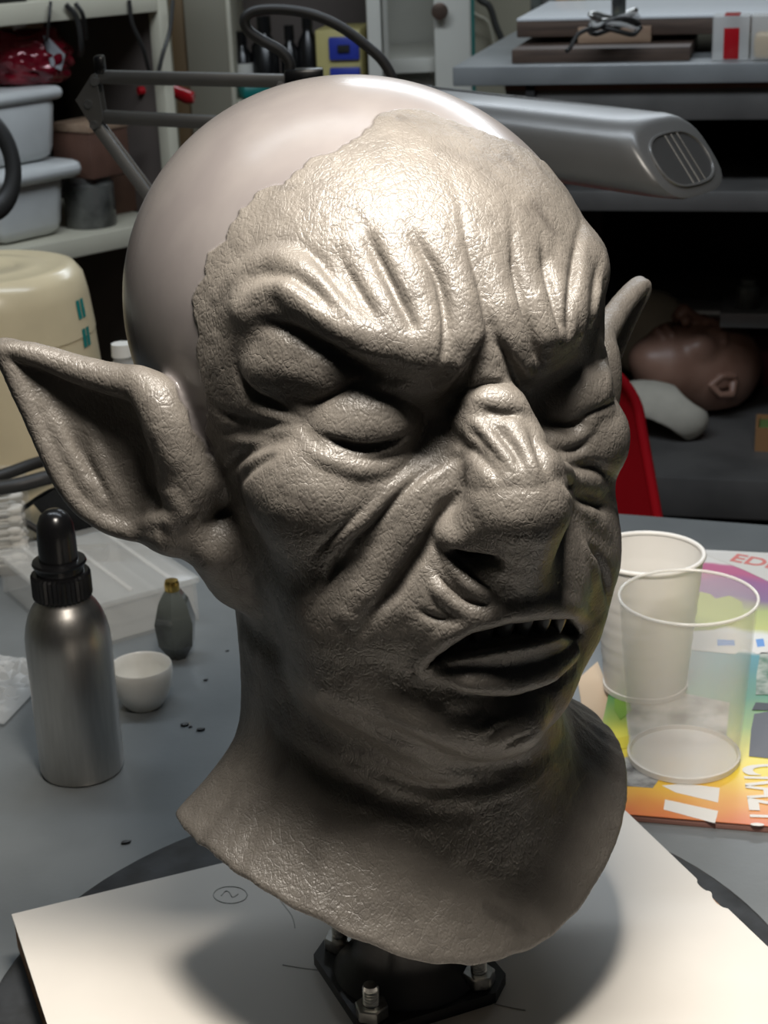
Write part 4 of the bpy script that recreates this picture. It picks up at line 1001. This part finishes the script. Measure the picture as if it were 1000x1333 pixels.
# row of small things under the rack top, on the middle shelf at the back
for k, (x0, x1, m, nm, lab) in enumerate(((722, 745, WHITEC, 'white_tub', 'white tub at the back of the middle rack shelf'), (752, 772, RACKM, 'dark_tin', 'dark tin at the back of the middle rack shelf'), (832, 866, SHELFW, 'cream_carton', 'cream carton beside a red carton on the rack shelf'), (867, 905, RED, 'red_carton', 'red carton at the back of the rack shelf'), (916, 928, CERAM, 'white_jar', 'white round jar beside the red carton on the rack'), (930, 972, SHADE_BLACK, 'black_carton', 'black carton right of the white jar on the rack'), (974, 986, WHITEC, 'white_carton', 'narrow white carton between black boxes on the rack'))):
    Yi = 2.80 - .25 * .3; q0, q1 = aty(x0, 138, Yi), aty(x1, 138, Yi); hgt = .032 + .004 * (k % 3); wdt = q1[0] - q0[0]
    if nm in ('white_jar', 'white_tub'):
        bm = bmesh.new(); lathe(bm, [(0, 0), (wdt * .48, 0), (wdt * .5, .004), (wdt * .5, hgt * .75), (wdt * .40, hgt * .82), (wdt * .40, hgt), (0, hgt)], 24); o = finish(nm, bm, m, None, 40, ((q0[0] + q1[0]) / 2, q0[1] + .02, zi))
    else: o = boxobj(nm, ((q0[0] + q1[0]) / 2, q0[1] + .02, zi + hgt / 2), (wdt, .04, hgt), m, None, RA, .002)
    tag(o, lab, 'jar' if 'jar' in nm else 'tub' if 'tub' in nm else 'tin' if 'tin' in nm else 'carton')
q = rloc(.60, .385); bm = bmesh.new(); crumpled(bm, 26, 6, .42, .06, .014, 9); bmesh.ops.solidify(bm, geom=bm.faces[:], thickness=.0008)
tag(finish('plastic_sheet', bm, FROST, None, 25, (q[0], q[1], zi + .001), (0, 0, RA)), 'crumpled clear plastic sheet in front of the cartons on the rack', 'sheet')

# ------------------------------------------------------------------ lower shelf: a painted face cast lying on its back
SK = (FIELD, G0, G1, GN, HS, GX, GY, GZ)
def small_volume(lo, hi, s):
    global FIELD, G0, G1, GN, HS, GX, GY, GZ
    HS = s; G0 = np.array(lo, float); G1 = np.array(hi, float); GN = np.ceil((G1 - G0) / HS).astype(int) + 1
    GX, GY, GZ = ((G0[i] + HS * np.arange(GN[i])).astype(np.float32) for i in range(3)); FIELD = np.full(tuple(GN), 40.0, np.float32)
def volume_obj(name, m, parent, xf):
    V, Q = surface_nets(FIELD); V = V * HS + G0; Q = Q[(Q >= 0).all(1)]; V = smooth_pass(V, Q, .5)
    return link_mesh(name, mesh_from(name, V / 1000, Q), m, parent)
# face up: +z is out of the face, +x towards the crown, y across (ears at +-y)
small_volume((-130, -110, -80), (130, 110, 130), 2.5)
ell((30, 0, 0), (88, 74, 78), 1); ell((-40, 0, 12), (62, 58, 60), 25); ell((-82, 0, 28), (26, 32, 26), 16)
chain([(18, 0, 76), (-2, 0, 86), (-18, 0, 96), (-24, 0, 92)], (8, 9, 12, 11), 8)
for sy in (-1, 1):
    ell((-22, sy * 13, 84), (9, 8, 9), 4); ell((16, sy * 32, 78), (18, 20, 12), 8, True); ell((16, sy * 31, 62), (16, 18, 13), 3)
    chain([(26, sy * 12, 76), (30, sy * 34, 70), (22, sy * 54, 54)], (7, 8, 6), 8); ell((-12, sy * 46, 48), (24, 18, 20), 14)
    chain([(28, sy * 78, -4), (18, sy * 86, -22), (-2, sy * 86, -20), (-16, sy * 78, -4), (4, sy * 80, 8), (26, sy * 80, 4)], (6, 6, 5, 5, 5, 5), 3); ell((6, sy * 76, -4), (16, 6, 12), 3)
chain([(-50, -20, 66), (-52, 0, 74), (-50, 20, 66)], (6, 8, 6), 4); chain([(-62, -16, 62), (-64, 0, 70), (-62, 16, 62)], (6, 8, 6), 4); chain([(-57, -24, 70), (-58, 0, 80), (-57, 24, 70)], (3, 3.5, 3), 2, True)
ell((0, 0, -88), (200, 200, 30), 4, True)
zq = zl; fcast = atz(925, 560, zq)
lc = thing('face_cast', 'brown painted face cast with an ear, lying face up on the lower shelf', 'cast', (fcast[0] - .012, fcast[1] + .10, zq + .070), math.radians(22))
volume_obj('cast_face', BROWNSKIN, lc, None)
# the plaster mould pieces beside it
small_volume((-75, -80, -60), (75, 80, 70), 3)
ell((0, 0, 0), (62, 70, 58), 1); ell((8, 0, -30), (52, 58, 44), 6, True)
ms = atz(838, 545, zq); mo = tag(volume_obj('plaster_mould', PLASTER, None, None), 'domed cream plaster mould leaning behind the brown face cast', 'mould'); mo.location = (ms[0] + .04, ms[1] + .20, zq + .085); mo.rotation_euler = (.2, -.25, .3); mo.scale = (1.15, 1, 1.3)
small_volume((-95, -60, -50), (95, 60, 60), 3)
ell((0, 0, 0), (82, 44, 46), 1); ell((-10, 0, -26), (66, 60, 36), 6, True); ell((60, 30, 40), (40, 40, 30), 6, True)
ms = atz(895, 570, zq); mo = tag(volume_obj('plaster_piece', mat('white_plaster', (.48, .45, .38), .8, 0, noise=.1, bump=.2, bscale=80), None, None), 'curved white plaster piece in front of the brown face cast', 'plaster'); mo.location = (ms[0] - .045, ms[1] + .02, zq + .038); mo.rotation_euler = (0, .12, RA - .25)
FIELD, G0, G1, GN, HS, GX, GY, GZ = SK
q = atz(1003, 588, zl); bxo = thing('small_wooden_tray', 'small wooden tray with a green rim beside the face cast', 'tray', (q[0] + .02, q[1] + .03, zl), RA)
openbox('tray_body', .07, .07, .036, .004, mat('orange_wood', (.30, .16, .07), .5), bxo); boxobj('green_filling', (0, 0, .026), (.06, .06, .008), mat('green_clay', (.12, .20, .06), .7), bxo)
# glass jars on a ledge and pipes at the back
def to_rack(P): q = np.asarray(P)[:2] - r0; return (q @ ru, q @ rv, P[2])
LG = aty(975, 398, 2.50); lgz = LG[2] - .001
boxobj('ledge', tuple(np.array(to_rack((LG[0] + .05, 2.50, lgz - .011)))), (.18, .12, .022), RACKT, rk)
for k, (dx, h) in enumerate(((-.055, .045), (-.008, .030), (.035, .034))):
    bm = bmesh.new(); lathe(bm, [(0, 0), (.019, 0), (.02, .002), (.0175, h * .75), (.012, h * .86), (.012, h), (0, h)], 10); tag(finish('glass_jar', bm, GLASSD, None, 30, (LG[0] + .05 + dx * .97, 2.50 - dx * .24 - .02, lgz)), ['tall faceted glass jar on the back ledge', 'short faceted glass jar on the back ledge', 'middle-sized faceted glass jar on the back ledge'][k], 'jar')
a = np.array(to_rack(aty(890, 436, 2.64))); tubeobj('rear_rail', [(a[0] - .15, .53, a[2]), (1.07, .53, a[2])], .026, LAMPH, rk, 20, 2)
a = aty(985, 485, 2.50); o = tag(boxobj('dark_red_case', (a[0] + .10, 2.66, (zl + a[2] + .02) / 2), (.30, .05, a[2] + .02 - zl), mat('dark_red_case', (.10, .008, .02), .45), None, RA, .004), 'dark red case behind the face cast on the lower shelf', 'case')

# ------------------------------------------------------------------ shelf unit on the left
SA = math.atan2(.68, .733); su = np.array([math.cos(SA), math.sin(SA)]); sv = np.array([-su[1], su[0]]); s0 = np.array([-0.285, 2.40])
lu = thing('cream_shelf_unit', 'cream laminate shelf unit cluttered with tubs and tools', 'shelf', (s0[0], s0[1], 0), SA)
zu, zd = T + .41, T + .095
boxobj('upper_shelf', (-.50, .19, zu - .0135), (1.0, .38, .027), SHELFW, lu, bevel=.002)
boxobj('lower_shelf', (-.50, .19, zd - .0135), (1.0, .38, .027), SHELFW, lu, bevel=.002)
boxobj('bottom_shelf', (-.50, .19, .12), (1.0, .38, .027), SHELFW, lu, bevel=.002)
boxobj('back_panel', (-.50, .382, .62), (1.0, .008, 1.24), BACKB, lu, bevel=0)
boxobj('end_panel', (.008, .012, .66), (.016, .024, 1.32), SHELFW, lu, bevel=.001)
boxobj('end_panel', (.010, .20, .66), (.012, .35, 1.30), BACKB, lu, bevel=.001)
boxobj('end_panel', (-1.005, .19, .66), (.012, .38, 1.30), SHELFW, lu, bevel=.001)
def sh(px, py, z, inset=0.0):
    """the point on the shelf height z behind a pixel, kept inside the unit"""
    q = atz(px, py, z)[:2]; return q
def shx(px, v, z):
    """point at depth v into the unit whose image column is px (at height z)"""
    lo_, hi_ = -1.2, .4
    for _ in range(40):
        m_ = (lo_ + hi_) / 2; q = s0 + su * m_ + sv * v; P = np.array([q[0], q[1], z]) - CAM
        x = 500 + FPX * (P @ RIGHT) / (P @ FWD)
        if x < px: lo_ = m_
        else: hi_ = m_
    return s0 + su * m_ + sv * v
# stacked white tubs
TUB = mat('white_tub_plastic', (.60, .61, .60), .35, 0, noise=.04)
zz = zd
for k, (lab) in enumerate(('white plastic tub with a lid, lower of the stack on the shelf', 'white plastic tub with a lid, upper of the stack on the shelf')):
    q = shx(14, .085, zd); t_ = thing('white_tub', lab, 'tub', (q[0], q[1], zz), SA + .1, 'stacked white tubs'); hb = .095
    bm = bmesh.new(); box(bm, (0, 0, hb / 2), (.125, .125, hb), 0, .02); 
    for v in bm.verts:
        f = .86 + .14 * v.co.z / hb; v.co.x *= f; v.co.y *= f
    finish('body', bm, TUB, t_, 50)
    if k == 0:
        bm = bmesh.new(); box(bm, (0, 0, hb - .004), (.158, .158, .024), 0, .011); finish('lid', bm, TUB, t_, 50)
    else:
        bm = bmesh.new(); box(bm, (0, 0, hb - .004), (.135, .135, .018), 0, .008); finish('lid', bm, TUB, t_, 50)
    zz += hb + .008
# red foil bag on the tubs
FOIL = mat('red_foil', (.22, .010, .022), .16, .15, color2=(.12, .004, .012), nscale=20, spec=.7)
q = shx(34, .085, zz); bm = bmesh.new(); bmesh.ops.create_icosphere(bm, subdivisions=5, radius=1)
co = np.array([v.co for v in bm.verts]); nn = vnoise(co * 10 + 50, 4.2, 21) * .16 + np.abs(vnoise(co * 10 + 80, 2.2, 22)) * .14
for v, a_ in zip(bm.verts, nn):
    z = v.co.z; v.co = Vector((v.co.x * .066, v.co.y * .05, z * .040)) * (1 + a_); v.co.z = max(v.co.z, -.034) + .034
rb_ = thing('red_foil_bag', 'crumpled red foil bag lying on the stacked white tubs', 'bag', (q[0], q[1], zz - .002), SA - .5)
finish('bag', bm, FOIL, rb_, 60)
bm = bmesh.new(); A = [bm.verts.new(p) for p in ((.026, -.050, .066), (.034, -.048, .062), (.054, -.036, .038), (.046, -.044, .018), (.032, -.052, .026))]; bm.faces.new(A); bmesh.ops.solidify(bm, geom=bm.faces[:], thickness=.001); finish('grey_tape', bm, mat('grey_tape', (.30, .31, .33), .5), rb_, 30)
for k, (a, b) in enumerate((((-.04, .0, .075), (.03, -.02, .074)), ((-.01, -.02, .074), (.045, .0, .083)), ((.0, .01, .078), (-.05, .02, .095)))):
    tag(tubeobj('wooden_stick', [tuple(np.array((q[0], q[1], zz)) + np.array(Matrix.Rotation(SA - .5, 3, 'Z') @ Vector(p))) for p in (a, b)], .0042, [PALEW, CERAM, SHELFW][k], None, 8, 2), ['pale wooden stick lying on the red foil bag', 'white stick lying on the red foil bag', 'cream stick sticking up from the red foil bag'][k], 'stick')
# carton, dark glass jar, tools
def shbox(name, label, cat, px0, px1, v, d, z, h, m, parent=None):
    a, b = shx(px0, v, z), shx(px1, v, z); c = (a + b) / 2 + sv * d / 2; o = boxobj(name, (c[0], c[1], z + h / 2), (np.linalg.norm(b - a), d, h), m, None, SA, .002); return tag(o, label, cat) if label else o
JARM = mat('dirty_glass', (.12, .12, .11), .15, 0, color2=(.03, .03, .028), nscale=24)
q = shx(120, .06, zd); gj = thing('glass_block_jar', 'squat dirty glass jar under the brown carton', 'jar', (q[0], q[1], zd), SA)
bm = bmesh.new(); lathe(bm, [(0, 0), (.034, 0), (.036, .004), (.036, .060), (.030, .066), (0, .066)], 24); finish('body', bm, JARM, gj, 40); bm = bmesh.new(); lathe(bm, [(0, .065), (.032, .065), (.032, .072), (0, .072)], 24); finish('lid', bm, RACKM, gj, 40)
q = shx(122, .06, zd + .07); ct = thing('brown_carton', 'brown carton with a pale lid stacked on the glass jar', 'carton', (q[0], q[1], zd + .072), SA + .2)
boxobj('body', (0, 0, .032), (.075, .075, .064), mat('brown_card', (.13, .065, .045), .6, 0, noise=.2, nscale=30), ct); boxobj('lid', (0, 0, .069), (.079, .079, .011), PALEW, ct); boxobj('side_label', (.038, 0, .028), (.001, .07, .05), mat('marbled_label', (.34, .17, .13), .5, 0, color2=(.2, .09, .07), nscale=50), ct)
shbox('brown_crate', 'dark brown wooden crate at the end of the shelf behind the lamp', 'crate', 134, 203, .10, .07, zd, .055, mat('brown_crate_wood', (.10, .05, .03), .6, 0, noise=.3, nscale=20))
zc = zd + .055
for k, (px, v, r, h, m, nm, lab) in enumerate(((152, .135, .020, .035, GLASSD, 'glass_vial', 'short dark glass vial lying behind the lamp arm'), (177, .135, .02, .04, JARM, 'glass_jar', 'smoky glass jar on the crate behind the lamp'), (199, .135, .020, .05, GLASSD, 'dark_jar', 'dark shiny jar at the crate end beside the lamp'))):
    q = shx(px, v, zc); bm = bmesh.new(); lathe(bm, [(0, 0), (r, 0), (r, h * .7), (r * .7, h * .85), (r * .7, h), (0, h)], 20); tag(finish(nm, bm, m, None, 40, (q[0], q[1], zc)), lab, 'jar')
q = shx(154, .25, zd); bm = bmesh.new(); hh = .175; lathe(bm, [(0, 0), (.021, 0), (.022, .003), (.027, hh), (.025, hh), (.019, .006), (0, .006)], 32); tag(finish('purple_cup', bm, PURPLE, None, 40, (q[0], q[1], zd)), 'tall purple plastic cup behind the lamp arms', 'cup')
q = shx(190, .215, zd); bw2 = thing('white_bottle', 'white plastic bottle between purple cup and red handle', 'bottle', (q[0], q[1], zd)); bm = bmesh.new(); lathe(bm, [(0, 0), (.020, 0), (.022, .004), (.022, .12), (.012, .14), (.010, .15), (0, .15)], 24); finish('body', bm, TUB, bw2, 40); bm = bmesh.new(); lathe(bm, [(0, .148), (.013, .148), (.012, .175), (0, .176)], 20); finish('cap', bm, CERAM, bw2, 40)
a, b = shx(178, .06, zd + .2), shx(250, .04, zd + .2)
zr = aty(190, 118, a[1])[2]; tag(tubeobj('red_tool', [(a[0], a[1], zr), ((a[0] + b[0]) / 2, (a[1] + b[1]) / 2, zr - .001), (b[0] - .01, b[1], aty(240, 126, b[1])[2]), (b[0], b[1], aty(248, 127, b[1])[2])], [.006, .0085, .0105, .008], RED, None, 12, 6), 'red plastic-handled tool sticking out past the shelf end', 'tool')
a, b = shx(50, .33, zu - .06), shx(150, .32, zu - .1)
tag(tubeobj('red_hose', [(a[0], a[1], zu - .035), ((a[0] * .5 + b[0] * .5), (a[1] + b[1]) / 2, aty(105, 62, (a[1] + b[1]) / 2)[2]), (b[0], b[1], aty(145, 92, b[1])[2]), (b[0] + .004, b[1] + .004, zd + .012)], .009, RED, None, 12, 8), 'red hose hanging down inside the shelf behind the foil bag', 'hose')
shbox('black_box', 'black box standing at the shelf back behind the foil bag', 'box', 18, 74, .24, .10, zd, .235, SHADE_BLACK)
# things on the upper shelf and cables hanging from them
shbox('black_device', 'black boxy device standing on the upper shelf edge', 'device', -20, 36, .02, .16, zu, .06, BLACKPL)
shbox('white_adapter', 'white box next to the black device on the upper shelf', 'box', 39, 58, .06, .10, zu, .05, CERAM)
shbox('grey_amplifier', 'grey flat device on the upper shelf with cables hanging', 'device', 68, 132, .05, .14, zu, .04, LAMPG)
shbox('white_carton', 'white carton at the end of the upper shelf', 'carton', 138, 190, .05, .12, zu, .06, WHITEC)
for k, (pts, lab) in enumerate((([(66, 2, -.01), (63, 34, -.012), (60, 60, .05)], 'thin black cable beside the white box, hanging over the upper shelf'), ([(86, 6, -.008), (100, 24, -.012), (106, 60, -.01), (104, 72, .02)], 'thicker black cable bowing down from the grey device'), ([(98, 4, -.008), (108, 20, -.012), (112, 50, .01)], 'short grey cable curving over the upper shelf edge'), ([(168, 0, -.008), (172, 30, -.01), (186, 62, -.01), (194, 92, .0)], 'long black cable slanting down across the brown backboard'), ([(225, 0, -.03), (221, 40, -.03), (212, 70, -.03), (206, 95, -.02)], 'grey cable curling beside the cream end panel'))):
    P = [];
    for x, y, v in pts:
        c = shx(x, v, zu); Yc = c[1]; q = aty(x, y, Yc); P.append(tuple(q))
    tag(tubeobj('hanging_cable', P, [.0022, .0038, .003, .003, .003][k], RUBBER if k != 4 else LAMPG, None, 8, 6), lab, 'cable')
# black hose ring at the frame edge, on the canister side
q = aty(-24, 214, 1.80); hr = thing('black_hose_ring', 'coiled black hose hanging at the shelf edge above the canister', 'hose', (q[0], q[1], q[2] - .04))
bm = bmesh.new(); lathe(bm, [(.034 + .009 * math.cos(a), .009 * math.sin(a)) for a in np.linspace(0, 2 * math.pi, 12, endpoint=False)], 40, True); o = finish('ring', bm, RUBBER, hr, 60, (0, 0, .04), (math.pi / 2 - .2, 0, .5)); o.scale = (1.0, 1.45, 1)
tubeobj('hose_tail', [(-.02, 0, .07), (-.10, .05, .10), (-.25, .12, .14)], .009, RUBBER, hr, 10, 6)

# ------------------------------------------------------------------ cabinets in the middle
CY = 2.80
def cx(px, py, Y=CY): return aty(px, py, Y)
def vslab(name, px0, px1, Y, d, m, parent, z0=0.0, z1=1.45, py=60):
    a, b = cx(px0, py, Y), cx(px1, py, Y); return boxobj(name, ((a[0] + b[0]) / 2 - parent.location[0], Y + d / 2 - parent.location[1], (z0 + z1) / 2), (abs(b[0] - a[0]), d, z1 - z0), m, parent, 0, .001)
k0 = cx(270, 60); k1 = thing('tall_cabinet', 'tall open cabinet with beige side panel and dark shelves', 'cabinet', (k0[0], CY, 0))
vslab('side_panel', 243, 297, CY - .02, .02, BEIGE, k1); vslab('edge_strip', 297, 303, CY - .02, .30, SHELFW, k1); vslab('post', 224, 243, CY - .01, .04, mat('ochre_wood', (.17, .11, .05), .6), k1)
vslab('back_panel', 297, 478, CY + .34, .01, BACKB, k1); vslab('end_panel', 479, 497, CY - .02, .36, WHITEC, k1)
zc2 = cx(360, 128)[2]
a, b = cx(300, 100), cx(482, 100); boxobj('shelf', ((a[0] + b[0]) / 2 - k0[0], .16, zc2 - .012), (b[0] - a[0], .34, .024), SHELFW, k1); boxobj('shelf', ((a[0] + b[0]) / 2 - k0[0], .16, .5), (b[0] - a[0], .34, .024), SHELFW, k1); boxobj('shelf', ((a[0] + b[0]) / 2 - k0[0], .16, 1.38), (b[0] - a[0], .34, .024), SHELFW, k1)
for k, (px, w_, h, m, lab) in enumerate(((318, 13, 75, 0, 'black bottle with a white label at the cabinet edge'), (348, 17, 92, 1, 'wide black bottle between others in the dark cabinet'), (380, 12, 80, 1, 'slim black bottle in the dark cabinet'), (404, 13, 95, 1, 'tall black bottle next to the yellow box'))):
    P = cx(px, 110, CY + .08); r = w_ / FPX * 2.95; h_ = h / FPX * 2.95
    bt = thing('black_bottle', lab, 'bottle', (P[0], CY + .08, zc2), 0, 'black bottles in the dark cabinet')
    bm = bmesh.new(); lathe(bm, [(0, 0), (r, 0), (r, h_ * .62), (r * .5, h_ * .74), (r * .45, h_ * .8), (0, h_ * .8)], 24); finish('body', bm, BLACKPL, bt, 40)
    bm = bmesh.new(); lathe(bm, [(0, h_ * .79), (r * .52, h_ * .79), (r * .5, h_), (0, h_)], 20); finish('cap', bm, BLACKPL, bt, 40)
    if m == 0: bm = bmesh.new(); lathe(bm, [(r + .0006, h_ * .15), (r + .0006, h_ * .5)], 24); finish('white_label', bm, CERAM, bt, 40)
a, b = cx(412, 100, CY + .05), cx(472, 100, CY + .05); wy = b[0] - a[0]; hy = (cx(440, 38, CY + .05)[2] - zc2)
yb_ = thing('drawer_box', 'pale yellow drawer box with blue drawers in the cabinet', 'box', ((a[0] + b[0]) / 2, CY + .05, zc2), -.15)
boxobj('body', (0, .06, hy / 2), (wy, .12, hy), YELLOWP, yb_, 0, .004)
for z in (.22, .70): dr = boxobj('drawer', (wy * .14, -.003, hy * z), (wy * .66, .012, hy * .36), BLUE, yb_, 0, .002); boxobj('drawer_pull', (0, -.008, 0), (.02, .006, .012), SHADE_BLACK, dr, 0, .001)
P = cx(330, 118, CY - .0); tag(boxobj('teal_cloth', (P[0], CY + .02, zc2 + .012), (.05, .05, .024), TEAL, None, .3, .008), 'folded teal cloth at the front of the cabinet shelf', 'cloth')
# white cabinet with its door standing open
w0 = cx(540, 60, 2.95); wc = thing('white_cabinet', 'white cabinet with shelves and an open door', 'cabinet', (w0[0], 2.95, 0))
vslab('back_panel', 497, 572, 3.25, .012, WHITEC, wc); vslab('side_panel', 499, 506, 2.92, .33, WHITEC, wc)
a, b = cx(500, 80, 2.95), cx(572, 80, 2.95)
for z in (cx(520, 74, 2.98)[2], .6, 1.42): boxobj('shelf', ((a[0] + b[0]) / 2 - w0[0], .14, z - .012), (b[0] - a[0], .30, .024), WHITEC, wc)
dr = vslab('door', 566, 612, 2.90, .022, WHITEC, wc); vslab('side_panel', 604, 614, 2.93, .32, WHITEC, wc)
bm = bmesh.new(); lathe(bm, [(0, 0), (.005, 0), (.005, .015), (.014, .020), (.014, .026), (0, .029)], 20); kn = finish('knob', bm, mat('brown_knob', (.14, .10, .08), .3, .6), dr, 40); P = cx(572, 14, 2.89); kn.location = Vector((P[0] - dr.location[0] - w0[0], -.012, P[2] - dr.location[2])); kn.rotation_euler = (math.pi / 2, 0, 0)
a = cx(525, 100, 3.0); zs_ = .6 + .012; tag(openbox('white_bin', .10, .14, cx(520, 74, 2.98)[2] - .04 - zs_, .003, FROST, None), 'tall translucent white bin on the cabinet shelf', 'bin').location = (a[0], 3.05, zs_)
vt = cx(615, 40, 3.1); tag(boxobj('teal_post', (vt[0], 3.12, .72), (.010, .02, 1.44), TEAL, None, 0, .001), 'thin teal post beside the white cabinet', 'post')
for k, (pts, m, lab) in enumerate(((((612, -40), (622, -4), (637, 8), (646, 34), (658, 62), (668, 90)), LAMPG, 'thick grey cable hanging on the cream wall'), (((600, 0), (618, 18), (636, 30), (644, 62), (648, 84)), SHELFW, 'thin pale cable hanging on the cream wall'))):
    tag(tubeobj('wall_cable', [tuple(aty(x, y, 3.50)) for x, y in pts], [.007, .004][k], m, None, 10, 6), lab, 'cable')
# bottles and tins behind the white-topped board
for k, (px, m, lab) in enumerate(((700, GLASSD, 'dark bottle behind the white-topped board'), (716, RACKM, 'grey tin behind the white-topped board'), (732, mat('orange_tin', (.38, .17, .03), .4), 'orange tin behind the white-topped board'), (752, mat('amber_bottle', (.30, .18, .03), .25), 'amber bottle behind the white-topped board'))):
    P = atz(px, 20, zt_); P = np.array([P[0], P[1], zt_]); dd = (P - CAM) * np.array([1, 1, 0]); dd /= np.linalg.norm(dd); P = P + dd * .0
    q = r0 + ru * 0 + rv * .58; 
    Yq = 2.90 - .02 * k; Pq = aty(px, 10, Yq); bm = bmesh.new(); r = .012 + .002 * (k % 2); h = .11; lathe(bm, [(0, 0), (r, 0), (r, h * .7), (r * .6, h * .82), (r * .6, h), (0, h)], 20)
    tag(finish(['dark_bottle', 'grey_tin', 'orange_tin', 'amber_bottle'][k], bm, m, None, 40, (Pq[0], Yq, zt_)), lab, 'bottle' if k in (0, 3) else 'tin')
